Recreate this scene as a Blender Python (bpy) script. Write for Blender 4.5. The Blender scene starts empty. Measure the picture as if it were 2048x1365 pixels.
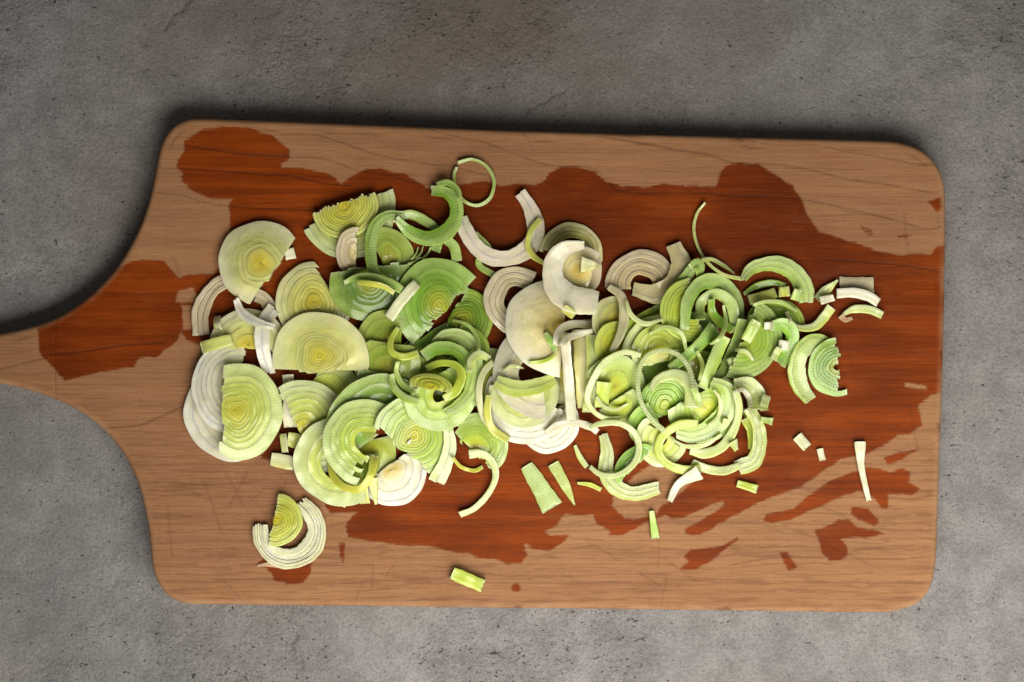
import bpy, math, random
import numpy as np
rng = random.Random(7); nrs = np.random.RandomState(11)
# ---------------------------------------------------------------- camera, world, lamps
S = 0.40 / 2048.0            # metres per photo pixel on the board's top face
HC = 0.90                    # camera height over the board
THK = 0.0135                  # board thickness
sc = bpy.context.scene
sc.cycles.use_denoising = True
cam = bpy.data.cameras.new("camera"); cam.sensor_width = 36; cam.lens = 36 * HC / 0.40
cam.clip_start = 0.05; cam.clip_end = 20
co = bpy.data.objects.new("camera", cam); sc.collection.objects.link(co)
co.location = (0, 0, HC); sc.camera = co
cam.dof.use_dof = False

world = bpy.data.worlds.new("World"); sc.world = world; world.use_nodes = True
bg = world.node_tree.nodes["Background"]
bg.inputs[0].default_value = (1.0, 0.93, 0.84, 1); bg.inputs[1].default_value = 0.085

def area(name, loc, target, sx, sy, power, col):
    l = bpy.data.lights.new(name, 'AREA'); l.shape = 'RECTANGLE'; l.size = sx; l.size_y = sy
    l.energy = power; l.color = col; l.spread = math.radians(112)
    o = bpy.data.objects.new(name, l); sc.collection.objects.link(o)
    o.location = loc
    from mathutils import Vector
    d = Vector(target) - Vector(loc)
    o.rotation_euler = d.to_track_quat('-Z', 'Y').to_euler()
    return o
area("window_light", (0.12, -0.345, 0.42), (0.05, -0.17, 0), 0.54, 0.44, 2.32, (1.0, 0.955, 0.885))
sc.view_settings.view_transform = 'Standard'; sc.view_settings.look = 'None'
sc.view_settings.exposure = 0.0; sc.view_settings.gamma = 1.0

def P(p):                     # photo pixel -> metres on the board's top face
    p = np.asarray(p, float)
    return np.stack([(p[..., 0] - 1024) * S, (682.5 - p[..., 1]) * S], -1)

# ---------------------------------------------------------------- node helpers
class NT:
    def __init__(s, name):
        s.m = bpy.data.materials.new(name); s.m.use_nodes = True
        s.t = s.m.node_tree; s.b = s.t.nodes["Principled BSDF"]
    def n(s, typ, **kw):
        nd = s.t.nodes.new(typ)
        for k, v in kw.items():
            if k.startswith('i_'):
                key = k[2:]; key = int(key) if key.isdigit() else key.replace('_', ' ')
                s.set(nd.inputs[key], v)
            else: setattr(nd, k, v)
        return nd
    def set(s, sock, v):
        if isinstance(v, bpy.types.NodeSocket): s.t.links.new(v, sock)
        else: sock.default_value = v
    def math(s, op, a, b=0.0, c=0.0, clamp=False):
        nd = s.t.nodes.new('ShaderNodeMath'); nd.operation = op; nd.use_clamp = clamp
        for i, v in enumerate((a, b, c)): s.set(nd.inputs[i], v)
        return nd.outputs[0]
    def mix(s, f, a, b, mode='MIX'):
        nd = s.t.nodes.new('ShaderNodeMix'); nd.data_type = 'RGBA'; nd.blend_type = mode
        s.set(nd.inputs[0], f)
        for sock, v in ((nd.inputs[6], a), (nd.inputs[7], b)):
            if not isinstance(v, bpy.types.NodeSocket) and len(v) == 3: v = (*v, 1)
            s.set(sock, v)
        return nd.outputs[2]
    def ramp(s, f, lo, hi, a=0.0, b=1.0):
        nd = s.t.nodes.new('ShaderNodeMapRange'); nd.interpolation_type = 'SMOOTHSTEP'
        for i, v in enumerate((f, lo, hi, a, b)): s.set(nd.inputs[i], v)
        return nd.outputs[0]
    def coord(s, scale=(1, 1, 1), loc=(0, 0, 0), rot=(0, 0, 0)):
        tc = s.t.nodes.new('ShaderNodeTexCoord'); mp = s.t.nodes.new('ShaderNodeMapping')
        s.t.links.new(tc.outputs['Object'], mp.inputs[0])
        mp.inputs['Scale'].default_value = scale; mp.inputs['Location'].default_value = loc
        mp.inputs['Rotation'].default_value = rot
        return mp.outputs[0]
    def noise(s, vec, scale, detail=4, rough=.5, dist=0.0):
        nd = s.t.nodes.new('ShaderNodeTexNoise')
        s.set(nd.inputs['Vector'], vec); nd.inputs['Scale'].default_value = scale
        nd.inputs['Detail'].default_value = detail; nd.inputs['Roughness'].default_value = rough
        nd.inputs['Distortion'].default_value = dist
        return nd.outputs[0]
    def attr(s, name):
        nd = s.t.nodes.new('ShaderNodeAttribute'); nd.attribute_name = name
        return nd
    def bump(s, h, strength, dist, normal=None):
        nd = s.t.nodes.new('ShaderNodeBump'); s.set(nd.inputs['Height'], h)
        nd.inputs['Strength'].default_value = strength; nd.inputs['Distance'].default_value = dist
        if normal is not None: s.set(nd.inputs['Normal'], normal)
        return nd.outputs[0]

# ---------------------------------------------------------------- materials
def mat_concrete():
    t = NT("concrete"); v = t.coord()
    big = t.noise(t.coord(scale=(1.5, .75, 1)), 5.0, 5, .62); mid = t.noise(v, 26, 5, .62); m2 = t.noise(t.coord(loc=(9, 1, 3)), 90, 6, .7)
    fine = t.noise(v, 800, 4, .7); grit = t.noise(t.coord(loc=(2, 2, 8)), 1700, 2, .6); tint = t.noise(t.coord(loc=(3, 7, 1)), 3.4, 4, .6)
    c = t.mix(t.ramp(big, .36, .66), (.215, .204, .204), (.335, .320, .316))
    c = t.mix(t.ramp(tint, .44, .66, 0, .42), c, (.235, .205, .165))
    c = t.mix(t.ramp(tint, .42, .30, 0, .40), c, (.275, .248, .262))
    c = t.mix(t.ramp(mid, .36, .66, 0, .45), c, (.335, .325, .315))
    c = t.mix(t.ramp(m2, .36, .66, 0, .45), c, (.150, .144, .135))
    st = t.attr("brown_patch").outputs['Fac']
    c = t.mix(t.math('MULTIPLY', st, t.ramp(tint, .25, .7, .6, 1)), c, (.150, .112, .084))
    c = t.mix(t.ramp(m2, .40, .27, 0, .40), c, (.37, .36, .35))
    c = t.mix(t.ramp(fine, .42, .68, 0, .40), c, (.10, .094, .088))
    c = t.mix(t.ramp(fine, .42, .28, 0, .30), c, (.42, .41, .40))
    c = t.mix(t.ramp(grit, .60, .70, 0, .55), c, (.06, .055, .052))
    c = t.mix(t.ramp(grit, .34, .26, 0, .45), c, (.55, .54, .53))
    pv = t.noise(t.coord(loc=(1, 2, 5)), 13, 4, .65)          # rough, pitted areas
    rough = t.ramp(pv, .46, .64)
    p1 = t.noise(t.coord(loc=(5, 5, 2)), 240, 3, .55, .6); p2 = t.noise(t.coord(loc=(6, 1, 2), scale=(1, 1.5, 1)), 560, 2, .5, .5)
    th1 = t.math('SUBTRACT', .745, t.math('MULTIPLY', rough, .06)); th2 = t.math('SUBTRACT', .715, t.math('MULTIPLY', rough, .04))
    pit = t.ramp(t.math('SUBTRACT', p1, th1), -.012, .045); pit2 = t.ramp(t.math('SUBTRACT', p2, th2), -.012, .04)
    # a few larger holes
    vo = t.n('ShaderNodeTexVoronoi', i_Scale=42.0); dn = t.n('ShaderNodeTexNoise', i_Scale=330.0); t.set(dn.inputs['Vector'], v)
    sv = t.n('ShaderNodeVectorMath', operation='SCALE'); t.set(sv.inputs[0], dn.outputs['Color']); sv.inputs['Scale'].default_value = .004
    av = t.n('ShaderNodeVectorMath', operation='ADD'); t.set(av.inputs[0], v); t.set(av.inputs[1], sv.outputs[0]); t.set(vo.inputs['Vector'], av.outputs[0])
    sel = t.n('ShaderNodeSeparateColor'); t.set(sel.inputs[0], vo.outputs['Color'])
    hole = t.ramp(t.math('SUBTRACT', vo.outputs['Distance'], t.math('MULTIPLY', t.ramp(sel.outputs[0], .60, 1.0), .075)), .012, -.02)
    crk = t.attr("crack").outputs['Fac']
    allp = t.math('MAXIMUM', t.math('MAXIMUM', pit, pit2), t.math('MAXIMUM', hole, t.math('MULTIPLY', crk, .32)))
    c = t.mix(t.math('MULTIPLY', allp, .66), c, (.022, .019, .018))
    t.set(t.b.inputs['Base Color'], c)
    t.b.inputs['Roughness'].default_value = .8; t.b.inputs['Specular IOR Level'].default_value = .2
    crumb = t.noise(v, 300, 5, .7)
    hgt = t.math('MULTIPLY', crumb, t.math('ADD', .5, t.math('MULTIPLY', rough, 1.7)))
    hgt = t.math('ADD', hgt, t.math('MULTIPLY', fine, .5))
    hgt = t.math('SUBTRACT', hgt, t.math('MULTIPLY', allp, 1.5))
    t.set(t.b.inputs['Normal'], t.bump(hgt, .9, .0010))
    return t.m

def mat_wood():
    t = NT("board_wood"); v = t.coord()
    wet0 = t.attr("wet").outputs['Fac']           # signed distance to the water stains, mm (positive = wet)
    line = t.attr("grain").outputs['Fac']; scr = t.attr("scratch").outputs['Fac']
    edge = t.attr("edge").outputs['Fac']
    # wet edge creeps along the fibres
    jit = t.math('SUBTRACT', t.noise(t.coord(scale=(220, 1400, 1)), 1.0, 3, .6), .5)
    jit2 = t.math('SUBTRACT', t.noise(v, 160, 3, .6), .5)
    wd = t.math('ADD', wet0, t.math('ADD', t.math('MULTIPLY', jit, 2.3), t.math('MULTIPLY', jit2, 1.6)))
    wet = t.math('MULTIPLY', t.ramp(wd, -.62, .55), t.ramp(t.noise(t.coord(scale=(30, 90, 1), loc=(7, 0, 0)), 1.0, 4, .6), .22, .46, .88, 1))
    # grain
    g1 = t.noise(t.coord(scale=(9, 210, 1), rot=(0, 0, .02)), 1.0, 5, .62)
    g2 = t.noise(t.coord(scale=(60, 1500, 1)), 1.0, 3, .6)
    g3 = t.noise(t.coord(scale=(900, 160, 1)), 1.0, 2, .5)
    big = t.noise(v, 8, 3, .5)
    wv = t.n('ShaderNodeTexWave', wave_type='BANDS', bands_direction='Y', wave_profile='SAW')
    t.set(wv.inputs['Vector'], t.coord(scale=(.16, 1, 1), rot=(0, 0, .015))); wv.inputs['Scale'].default_value = 27
    wv.inputs['Distortion'].default_value = 5.5; wv.inputs['Detail'].default_value = 3; wv.inputs['Detail Scale'].default_value = 9.0
    w2 = t.n('ShaderNodeTexWave', wave_type='BANDS', bands_direction='Y', wave_profile='SIN')
    t.set(w2.inputs['Vector'], t.coord(scale=(.10, 1, 1), rot=(0, 0, .012))); w2.inputs['Scale'].default_value = 95
    w2.inputs['Distortion'].default_value = 9.0; w2.inputs['Detail'].default_value = 4; w2.inputs['Detail Scale'].default_value = 2.2; w2.inputs['Detail Roughness'].default_value = .65
    hair = t.ramp(w2.outputs['Fac'], .80, 1.0); pore = t.noise(t.coord(scale=(190, 2600, 1), loc=(2, 3, 0)), 1.0, 2, .6)
    low = t.attr("lowgrain").outputs['Fac']
    wl = t.math('MULTIPLY', t.ramp(wv.outputs['Fac'], .72, .99), low)
    dry = t.mix(t.ramp(big, .35, .65), (.285, .130, .052), (.385, .188, .080))
    dry = t.mix(t.ramp(g1, .35, .68, 0, .55), dry, (.225, .098, .048))
    dry = t.mix(t.ramp(g2, .35, .75, 0, .38), dry, (.43, .235, .135))
    dry = t.mix(t.ramp(g2, .45, .25, 0, .45), dry, (.19, .085, .038))
    dry = t.mix(t.ramp(g3, .55, .75, 0, .10), dry, (.52, .30, .17))
    dry = t.mix(t.math('MULTIPLY', t.math('MULTIPLY', hair, t.math('ADD', low, .2)), .30), dry, (.15, .065, .030))
    dry = t.mix(t.ramp(pore, .58, .70, 0, .36), dry, (.13, .058, .028))
    dry = t.mix(t.math('MULTIPLY', wl, .35), dry, (.17, .075, .034))
    dry = t.mix(t.math('MULTIPLY', t.math('MULTIPLY', line, t.ramp(jit2, -.25, .2, .3, 1)), .62), dry, (.10, .045, .02))
    wetc = t.mix(t.ramp(t.math('ADD', t.math('MULTIPLY', big, .6), t.math('MULTIPLY', t.noise(t.coord(scale=(22, 60, 1)), 1.0, 4, .6), .4)), .38, .62), (.120, .019, .0012), (.295, .052, .0036))
    wetc = t.mix(t.ramp(g1, .35, .68, 0, .6), wetc, (.115, .016, .0012))
    wetc = t.mix(t.ramp(g2, .5, .8, 0, .35), wetc, (.33, .075, .007))
    wetc = t.mix(t.ramp(g2, .45, .25, 0, .4), wetc, (.08, .012, .001))
    wetc = t.mix(t.math('MULTIPLY', hair, .22), wetc, (.06, .012, .001))
    wetc = t.mix(t.ramp(pore, .58, .70, 0, .30), wetc, (.05, .010, .001))
    wetc = t.mix(t.math('MULTIPLY', wl, .25), wetc, (.09, .022, .006))
    wetc = t.mix(t.math('MULTIPLY', line, .75), wetc, (.055, .014, .004))
    c0 = None
    rim = t.ramp(t.math('ABSOLUTE', wd), .9, .0, 0, .22)
    c = t.mix(wet, dry, wetc)
    c = t.mix(t.math('MULTIPLY', rim, wet), c, (.11, .025, .006))
    c = t.mix(t.math('MULTIPLY', scr, .24), c, (.10, .04, .018))
    c = t.mix(t.math('MULTIPLY', edge, t.ramp(t.noise(v, 70, 4, .6), .35, .65, .2, .75)), c, (.44, .26, .14))
    c = t.mix(t.math('MULTIPLY', edge, t.ramp(t.noise(v, 130, 3, .6), .62, .72, 0, .6)), c, (.07, .03, .015))
    spots = t.noise(t.coord(scale=(300, 600, 1), loc=(4, 4, 0)), 1.0, 2, .5)
    c = t.mix(t.ramp(spots, .74, .80, 0, .6), c, (.08, .035, .018))
    t.set(t.b.inputs['Base Color'], c)
    ro = t.math('ADD', t.math('MULTIPLY', wet, -.20), t.math('ADD', .62, t.math('MULTIPLY', g2, .12)))
    t.set(t.b.inputs['Roughness'], ro)
    t.set(t.b.inputs['Specular IOR Level'], t.math('ADD', .14, t.math('MULTIPLY', wet, -.06)))
    h = t.math('ADD', t.math('MULTIPLY', g2, .5), t.math('MULTIPLY', g1, .7))
    h = t.math('SUBTRACT', h, t.math('MULTIPLY', scr, .5)); h = t.math('SUBTRACT', h, t.math('MULTIPLY', line, .6))
    h = t.math('ADD', h, t.math('MULTIPLY', g3, .08))
    t.set(t.b.inputs['Normal'], t.bump(h, .35, .0005))
    return t.m

def mat_leek():
    t = NT("leek_flesh")
    col = t.attr("tint"); rib = t.attr("rib").outputs['Fac']
    uv = t.attr("uvm"); sp = t.n('ShaderNodeSeparateXYZ'); t.set(sp.inputs[0], uv.outputs['Vector'])
    u, w = sp.outputs[0], sp.outputs[1]      # mm along the layer, mm across it
    v = t.coord()
    warp = t.math('MULTIPLY', t.noise(v, 180, 2, .5), 2.2)
    wave = t.math('SINE', t.math('ADD', t.math('MULTIPLY', u, 5.6), warp))
    wmask = t.ramp(wave, -.1, .75)
    # fine cells
    cells = t.noise(v, 2400, 2, .6); soft = t.noise(v, 260, 2, .5); blot = t.noise(v, 90, 3, .5)
    fib = t.n('ShaderNodeCombineXYZ'); t.set(fib.inputs[0], t.math('MULTIPLY', u, .25)); t.set(fib.inputs[1], t.math('MULTIPLY', w, 1.1))
    fibn = t.noise(fib.outputs[0], 1.0, 1, .5)
    c = col.outputs['Color']
    c = t.mix(t.math('MULTIPLY', t.math('MULTIPLY', wmask, rib), .45), c, (.50, .62, .42), 'MULTIPLY')
    c = t.mix(t.ramp(soft, .35, .7, 0, .30), c, (.78, .84, .66), 'MULTIPLY')
    c = t.mix(t.ramp(blot, .35, .7, 0, .22), c, (.92, .86, .70), 'MULTIPLY')
    c = t.mix(t.ramp(fibn, .5, .8, 0, .32), c, (.66, .70, .52), 'MULTIPLY')
    c = t.mix(t.ramp(cells, .55, .75, 0, .07), c, (.80, .85, .62))
    t.set(t.b.inputs['Base Color'], c)
    t.set(t.b.inputs['Roughness'], t.math('ADD', .34, t.math('MULTIPLY', soft, .22)))
    t.b.inputs['Specular IOR Level'].default_value = .28
    t.b.inputs['Subsurface Weight'].default_value = .7
    t.b.inputs['Coat Weight'].default_value = .6; t.b.inputs['Coat Roughness'].default_value = .13
    t.b.inputs['Subsurface Radius'].default_value = (1.0, 1.0, .45)
    t.b.inputs['Subsurface Scale'].default_value = .0022
    h = t.math('MULTIPLY', fibn, .45)
    h = t.math('SUBTRACT', h, t.math('MULTIPLY', t.math('MULTIPLY', wmask, rib), .35))
    h = t.math('ADD', h, t.math('MULTIPLY', soft, .9))
    t.set(t.b.inputs['Normal'], t.bump(h, .6, .0005))
    return t.m
M_CON, M_WOOD, M_LEEK = mat_concrete(), mat_wood(), mat_leek()
M_CHIP = M_LEEK.copy(); M_CHIP.name = 'leek_chip_flesh'
M_CHIP.node_tree.nodes['Principled BSDF'].inputs['Subsurface Weight'].default_value = 0.0

# ---------------------------------------------------------------- mesh helpers
def mesh_obj(name, verts, faces, mat, parent=None, attrs=None, smooth=True, sharp=None):
    """faces: (n,4) int array of quads or a list of tuples"""
    me = bpy.data.meshes.new(name)
    if isinstance(faces, np.ndarray):
        nf = len(faces); me.vertices.add(len(verts)); me.vertices.foreach_set('co', np.asarray(verts, np.float32).ravel())
        me.loops.add(nf * 4); me.loops.foreach_set('vertex_index', faces.astype(np.int32).ravel())
        me.polygons.add(nf); me.polygons.foreach_set('loop_start', np.arange(0, nf * 4, 4, dtype=np.int32))
        me.polygons.foreach_set('loop_total', np.full(nf, 4, np.int32))
        me.update(calc_edges=True)
    else:
        me.from_pydata([tuple(v) for v in verts], [], faces)
    for k, a in (attrs or {}).items():
        a = np.asarray(a, np.float32)
        if a.ndim == 1: me.attributes.new(k, 'FLOAT', 'POINT').data.foreach_set('value', a)
        elif k == 'tint':
            me.attributes.new(k, 'FLOAT_COLOR', 'POINT').data.foreach_set('color', np.c_[a, np.ones(len(a))].astype(np.float32).ravel())
        else: me.attributes.new(k, 'FLOAT_VECTOR', 'POINT').data.foreach_set('vector', a.ravel())
    me.polygons.foreach_set('use_smooth', np.full(len(me.polygons), smooth))
    me.materials.append(mat); me.update()
    if sharp is not None: me.set_sharp_from_angle(angle=sharp)
    o = bpy.data.objects.new(name, me); sc.collection.objects.link(o)
    if parent is not None: o.parent = parent
    return o

def catmull(pts, n, closed=False):
    p = np.asarray(pts, float)
    if len(p) == 2: p = np.array([p[0], (p[0] + p[1]) / 2, p[1]])
    q = np.vstack([p[-1:], p, p[:2]]) if closed else np.vstack([2 * p[0] - p[1], p, 2 * p[-1] - p[-2]])
    seg = len(p) if closed else len(p) - 1
    out = []
    tt = np.linspace(0, seg, n * 4, endpoint=not closed)
    i = np.minimum(tt.astype(int), seg - 1); f = (tt - i)[:, None]
    a, b, c, d = q[i], q[i + 1], q[i + 2], q[np.minimum(i + 3, len(q) - 1)]
    r = .5 * ((2 * b) + (c - a) * f + (2 * a - 5 * b + 4 * c - d) * f ** 2 + (3 * b - a - 3 * c + d) * f ** 3)
    L = np.r_[0, np.cumsum(np.linalg.norm(np.diff(r, axis=0), axis=1))]
    s = np.linspace(0, L[-1], n)
    return np.stack([np.interp(s, L, r[:, k]) for k in range(r.shape[1])], -1), s / L[-1]

def seg_dist(pts, poly, closed=True):
    a = poly; b = np.roll(poly, -1, 0)
    if not closed: a, b = a[:-1], b[:-1]
    best = np.full(len(pts), 1e9)
    near = np.zeros_like(pts)
    for p, q in zip(a, b):
        d = q - p; L = (d * d).sum() + 1e-18
        t = np.clip(((pts - p) @ d) / L, 0, 1)
        c = p + t[:, None] * d; dd = ((pts - c) ** 2).sum(1)
        m = dd < best; best[m] = dd[m]; near[m] = c[m]
    return np.sqrt(best), near
def inside(pts, poly):
    r = np.zeros(len(pts), bool); x, y = pts[:, 0], pts[:, 1]
    for (x1, y1), (x2, y2) in zip(poly, np.roll(poly, -1, 0)):
        if y1 == y2: continue
        m = (y1 > y) != (y2 > y)
        r ^= m & (x < (x2 - x1) * (y - y1) / (y2 - y1) + x1)
    return r
# ---------------------------------------------------------------- the concrete worktop
def lines_field(pts, lines, wid):
    f = np.zeros(len(pts))
    for ln, w in lines:
        c, _ = catmull(ln, max(12, 5 * len(ln)))
        c = P(c); lo, hi = c.min(0) - .004, c.max(0) + .004
        m = ((pts > lo) & (pts < hi)).all(1)
        if not m.any(): continue
        d, _ = seg_dist(pts[m], c, closed=False)
        f[m] = np.maximum(f[m], np.exp(-(d / (wid * w)) ** 2))
    return f
def wob(pts, amp, n, seed):
    r = random.Random(seed); out = []
    for (x0, y0), (x1, y1) in zip(pts[:-1], pts[1:]):
        for k in range(n): out.append((x0 + (x1 - x0) * k / n + r.uniform(-amp, amp), y0 + (y1 - y0) * k / n + r.uniform(-amp, amp)))
    return out + [pts[-1]]
gx = np.linspace(-.36, .36, 721); gy = np.linspace(-.27, .27, 541)
XX, YY = np.meshgrid(gx, gy); V = np.stack([XX.ravel(), YY.ravel(), np.full(XX.size, -THK)], 1)
nx, ny = len(gx), len(gy); I = np.arange(nx * ny).reshape(ny, nx)
F = np.stack([I[:-1, :-1], I[:-1, 1:], I[1:, 1:], I[1:, :-1]], -1).reshape(-1, 4)
cr = [(wob([(1028, 248), (1060, 222), (1095, 200), (1130, 182)], 4, 4, 1), 1), 
      (wob([(330, 60), (352, 30), (372, 4), (400, -20)], 6, 4, 3), 1.6), 
      (wob([(560, 1225), (600, 1250), (590, 1290), (604, 1340)], 7, 4, 5), 1.2), ]
crack = lines_field(V[:, :2], [(a, w) for a, w in cr], .00045)
crack *= np.clip(nrs.rand(len(V)) * .6 + .6, 0, 1)
V[:, 2] -= crack * .00012
V[:, 2] += .00025 * np.sin(V[:, 0] * 31 + 1) * np.sin(V[:, 1] * 27)
PX = V[:, 0] / S + 1024; PY = 682.5 - V[:, 1] / S
brown_patch = np.clip(1.25 - np.sqrt(np.maximum(0, ((PX - 860) / 620) ** 2 + ((PY - 60) / 260) ** 2 + .25 * np.sin(PX * .011) * np.sin(PY * .02 + 1))), 0, 1)
brown_patch = np.maximum(brown_patch, .5 * np.clip(1.2 - np.hypot((PX - 300) / 220, (PY - 430) / 200), 0, 1))  # darker, browner concrete at the top centre and beside the board's neck
V[:, :2] *= (HC + THK) / HC
top = mesh_obj("worktop", V, F, M_CON, attrs={'crack': crack, 'brown_patch': brown_patch * .85})
top["kind"] = "structure"; top["label"] = "grey pitted concrete worktop under the cutting board"

# ---------------------------------------------------------------- the cutting board
OUT = [(-330, 640), (-200, 668), (-100, 676), (-30, 672), (30, 662), (90, 645), (140, 620), (185, 586), (222, 548), (252, 506), (280, 452), (298, 400), (309, 350), (318, 305),
       (329, 274), (345, 254), (368, 241), (400, 237), (500, 240), (700, 248), (1000, 260), (1300, 269), (1600, 277), (1740, 281), (1800, 285), (1845, 301),
       (1874, 330), (1889, 368), (1892, 430), (1890, 600), (1886, 760), (1881, 900), (1877, 1030), (1873, 1120), (1863, 1172), (1840, 1204), (1800, 1221), (1740, 1226),
       (1500, 1223), (1200, 1219), (900, 1216), (600, 1212), (420, 1210), (370, 1208), (338, 1194), (316, 1168), (304, 1135), (300, 1090), (293, 1040), (276, 970), (246, 908), (200, 854), (140, 813),
       (70, 785), (0, 768), (-100, 757), (-220, 760), (-330, 782), (-385, 770), (-410, 712), (-385, 655)]
outl, _ = catmull(OUT, 900, closed=True); outl = P(outl)
WET = [
 [(369,303),(366,282),(407,260),(445,252),(496,256),(547,273),(578,299),(580,318),(563,328),(561,337),(609,337),(650,345),(670,357),(682,368),(700,355),(734,338),(765,338),(779,345),(809,347),(833,362),(854,378),(891,374),(919,371),(953,364),(974,364),(1001,373),(1035,368),(1069,371),(1087,364),(1100,345),(1121,335),(1155,335),(1189,344),(1213,364),(1244,374),(1295,375),(1326,368),(1392,373),(1434,374),(1439,350),(1451,333),(1475,326),(1516,329),(1550,350),(1584,371),(1601,395),(1611,419),(1622,443),(1639,465),(1676,475),(1717,489),(1758,504),(1793,510),(1834,508),(1861,510),(1875,494),(1900,490),
  (1900,785),(1862,790),(1836,812),(1843,850),(1820,868),(1797,869),(1762,894),(1735,908),(1697,914),(1674,923),(1650,938),(1630,955),(1603,973),(1562,989),(1533,999),(1495,1017),(1451,1040),(1422,1058),(1398,1071),(1372,1068),(1369,1058),(1395,1046),(1422,1029),(1448,1012),(1445,1002),(1422,1011),(1398,1023),(1363,1036),(1343,1038),(1331,1029),(1284,1049),(1246,1070),(1221,1070),(1219,1063),(1192,1045),(1186,1029),(1163,1031),(1145,1031),(1129,1027),(1113,1052),(1089,1064),(1097,1070),(1137,1072),(1124,1087),(1097,1101),(1066,1100),(1052,1087),(1047,1088),(1049,1100),(1055,1110),(1042,1125),(1013,1129),(997,1121),(958,1116),(939,1107),(900,1103),(860,1093),(808,1091),(731,1081),(697,1075),(692,1054),(694,1044),(708,1030),(716,1024),(660,1025),(652,1016),(630,960),(600,930),(560,915),(520,920),(540,880),(520,840),(440,760),(400,690),(375,680),(362,664),(352,685),(315,713),(277,716),(267,733),(192,747),(130,761),(116,747),(99,727),(79,706),(77,672),(70,640),(150,590),(251,527),(294,520),(328,522),(342,539),(359,556),(383,549),(428,549),(450,520),(462,460),(459,412),(465,398),(421,397),(383,381),(363,361),(366,347),(352,333),(358,320)],
 [(1227,995),(1224,1013),(1250,1037),(1266,1040),(1313,1031),(1322,1014),(1343,1002),(1398,952),(1416,941),(1360,925),(1300,930),(1270,950)],
 [(356,580),(385,575),(400,600),(384,606),(352,604)], [(363,612),(400,612),(396,660),(366,660)], [(1810,765),(1850,772),(1855,780),(1812,775)],
 [(1527,1043),(1533,1029),(1562,1023),(1586,1020),(1606,1002),(1621,988),(1659,964),(1691,949),(1715,944),(1738,935),(1760,938),(1780,946),(1806,937),(1822,945),(1818,965),(1840,978),(1822,990),(1778,990),(1775,1018),(1765,1018),(1750,998),(1738,988),(1715,982),(1665,1002),(1618,1023),(1577,1040),(1545,1046)],
 [(1767,915),(1789,908),(1834,900),(1806,917),(1776,929)],
 [(1630,1061),(1662,1049),(1677,1040),(1697,1040),(1715,1055),(1753,1061),(1770,1068),(1726,1075),(1680,1078),(1694,1093),(1696,1111),(1680,1122),(1659,1121),(1644,1105),(1639,1084),(1633,1073)],
 [(1703,1014),(1735,1018),(1759,1043),(1747,1052),(1715,1040),(1703,1026)], [(1559,1106),(1574,1105),(1583,1119),(1595,1136),(1577,1143),(1568,1125)],
 [(1357,1141),(1381,1122),(1369,1114),(1381,1099),(1428,1096),(1451,1090),(1474,1075),(1477,1080),(1457,1093),(1430,1116),(1392,1140)],
 [(1023,1177),(1027,1170),(1035,1169),(1041,1174),(1040,1182),(1031,1185),(1025,1182)], [(1855,405),(1883,393),(1884,420),(1872,424)],
 [(512,1130),(525,1118),(560,1120),(628,1110),(620,1150),(605,1166),(575,1168),(548,1160),(545,1148),(530,1135)], [(679,1088),(689,1088),(687,1128),(681,1112)],
 [(1716,450),(1740,455),(1752,470),(1735,474),(1724,462)], [(1790,470),(1828,468),(1824,476),(1796,478)]]
FAINT = {15, 16}
GRAIN = [[(318,288),(376,292),(445,303),(513,310),(582,313),(633,315),(667,323),(720,342),(779,350),(813,361),(870,372)],
 [(561,268),(633,270),(700,291),(751,308),(813,321),(891,332),(919,337),(974,350)],
 [(864,258),(891,268),(960,282),(1008,299),(1063,320),(1110,332),(1158,332),(1193,340),(1217,364),(1234,381),(1282,386),(1350,387),(1416,387),(1468,392),(1594,397),(1690,416),(1758,431),(1810,446),(1854,458),(1882,453)],
 [(1196,272),(1299,289),(1348,299),(1416,309),(1468,325),(1570,330),(1639,344),(1690,357),(1776,369),(1861,385),(1884,378)],
 [(1500,280),(1560,291),(1639,291),(1690,303),(1758,313),(1827,327),(1873,330)],
 [(318,335),(407,340),(506,347),(582,352),(633,364),(700,372)], [(313,386),(369,392),(421,407),(496,416),(599,419),(680,428)],
 [(99,709),(171,703),(239,692),(328,685)], [(205,857),(274,851),(308,839),(366,812)], [(267,966),(342,964),(410,969),(513,964),(595,966)],
 [(0,738),(40,728),(90,716)], [(1660,520),(1800,530),(1886,545)], [(1460,1130),(1560,1115),(1700,1118),(1800,1118),(1872,1110)]]
SCR = []
rr = random.Random(5)
for _ in range(60):
    x, y = rr.uniform(330, 1850), rr.uniform(420, 1180); a = math.radians(rr.choice([rr.gauss(62, 14), rr.gauss(110, 20), rr.gauss(20, 25)])); L = rr.uniform(20, 110)
    SCR.append(([(x, y), (x + L * .5 * math.cos(a) + rr.uniform(-2, 2), y + L * .5 * math.sin(a)), (x + L * math.cos(a), y + L * math.sin(a))], rr.uniform(.6, 1.0)))
for x, y, x1, y1 in [(345,510,360,560),(405,960,440,1060),(450,945,485,1010),(1046,265,1066,300),(1640,1010,1700,1040),(1600,1065,1640,1080),(1660,1090,1740,1130)]:
    SCR.append(([(x, y), ((x + x1) / 2 + 2, (y + y1) / 2), (x1, y1)], 1.1))

CEL = .00048
x0, x1 = outl[:, 0].min() - .001, outl[:, 0].max() + .001; y0, y1 = outl[:, 1].min() - .001, outl[:, 1].max() + .001
gx = np.arange(x0, x1, CEL); gy = np.arange(y0, y1, CEL); nx, ny = len(gx), len(gy)
XX, YY = np.meshgrid(gx, gy); pts = np.stack([XX.ravel(), YY.ravel()], 1)
ins = inside(pts, outl)
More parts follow.
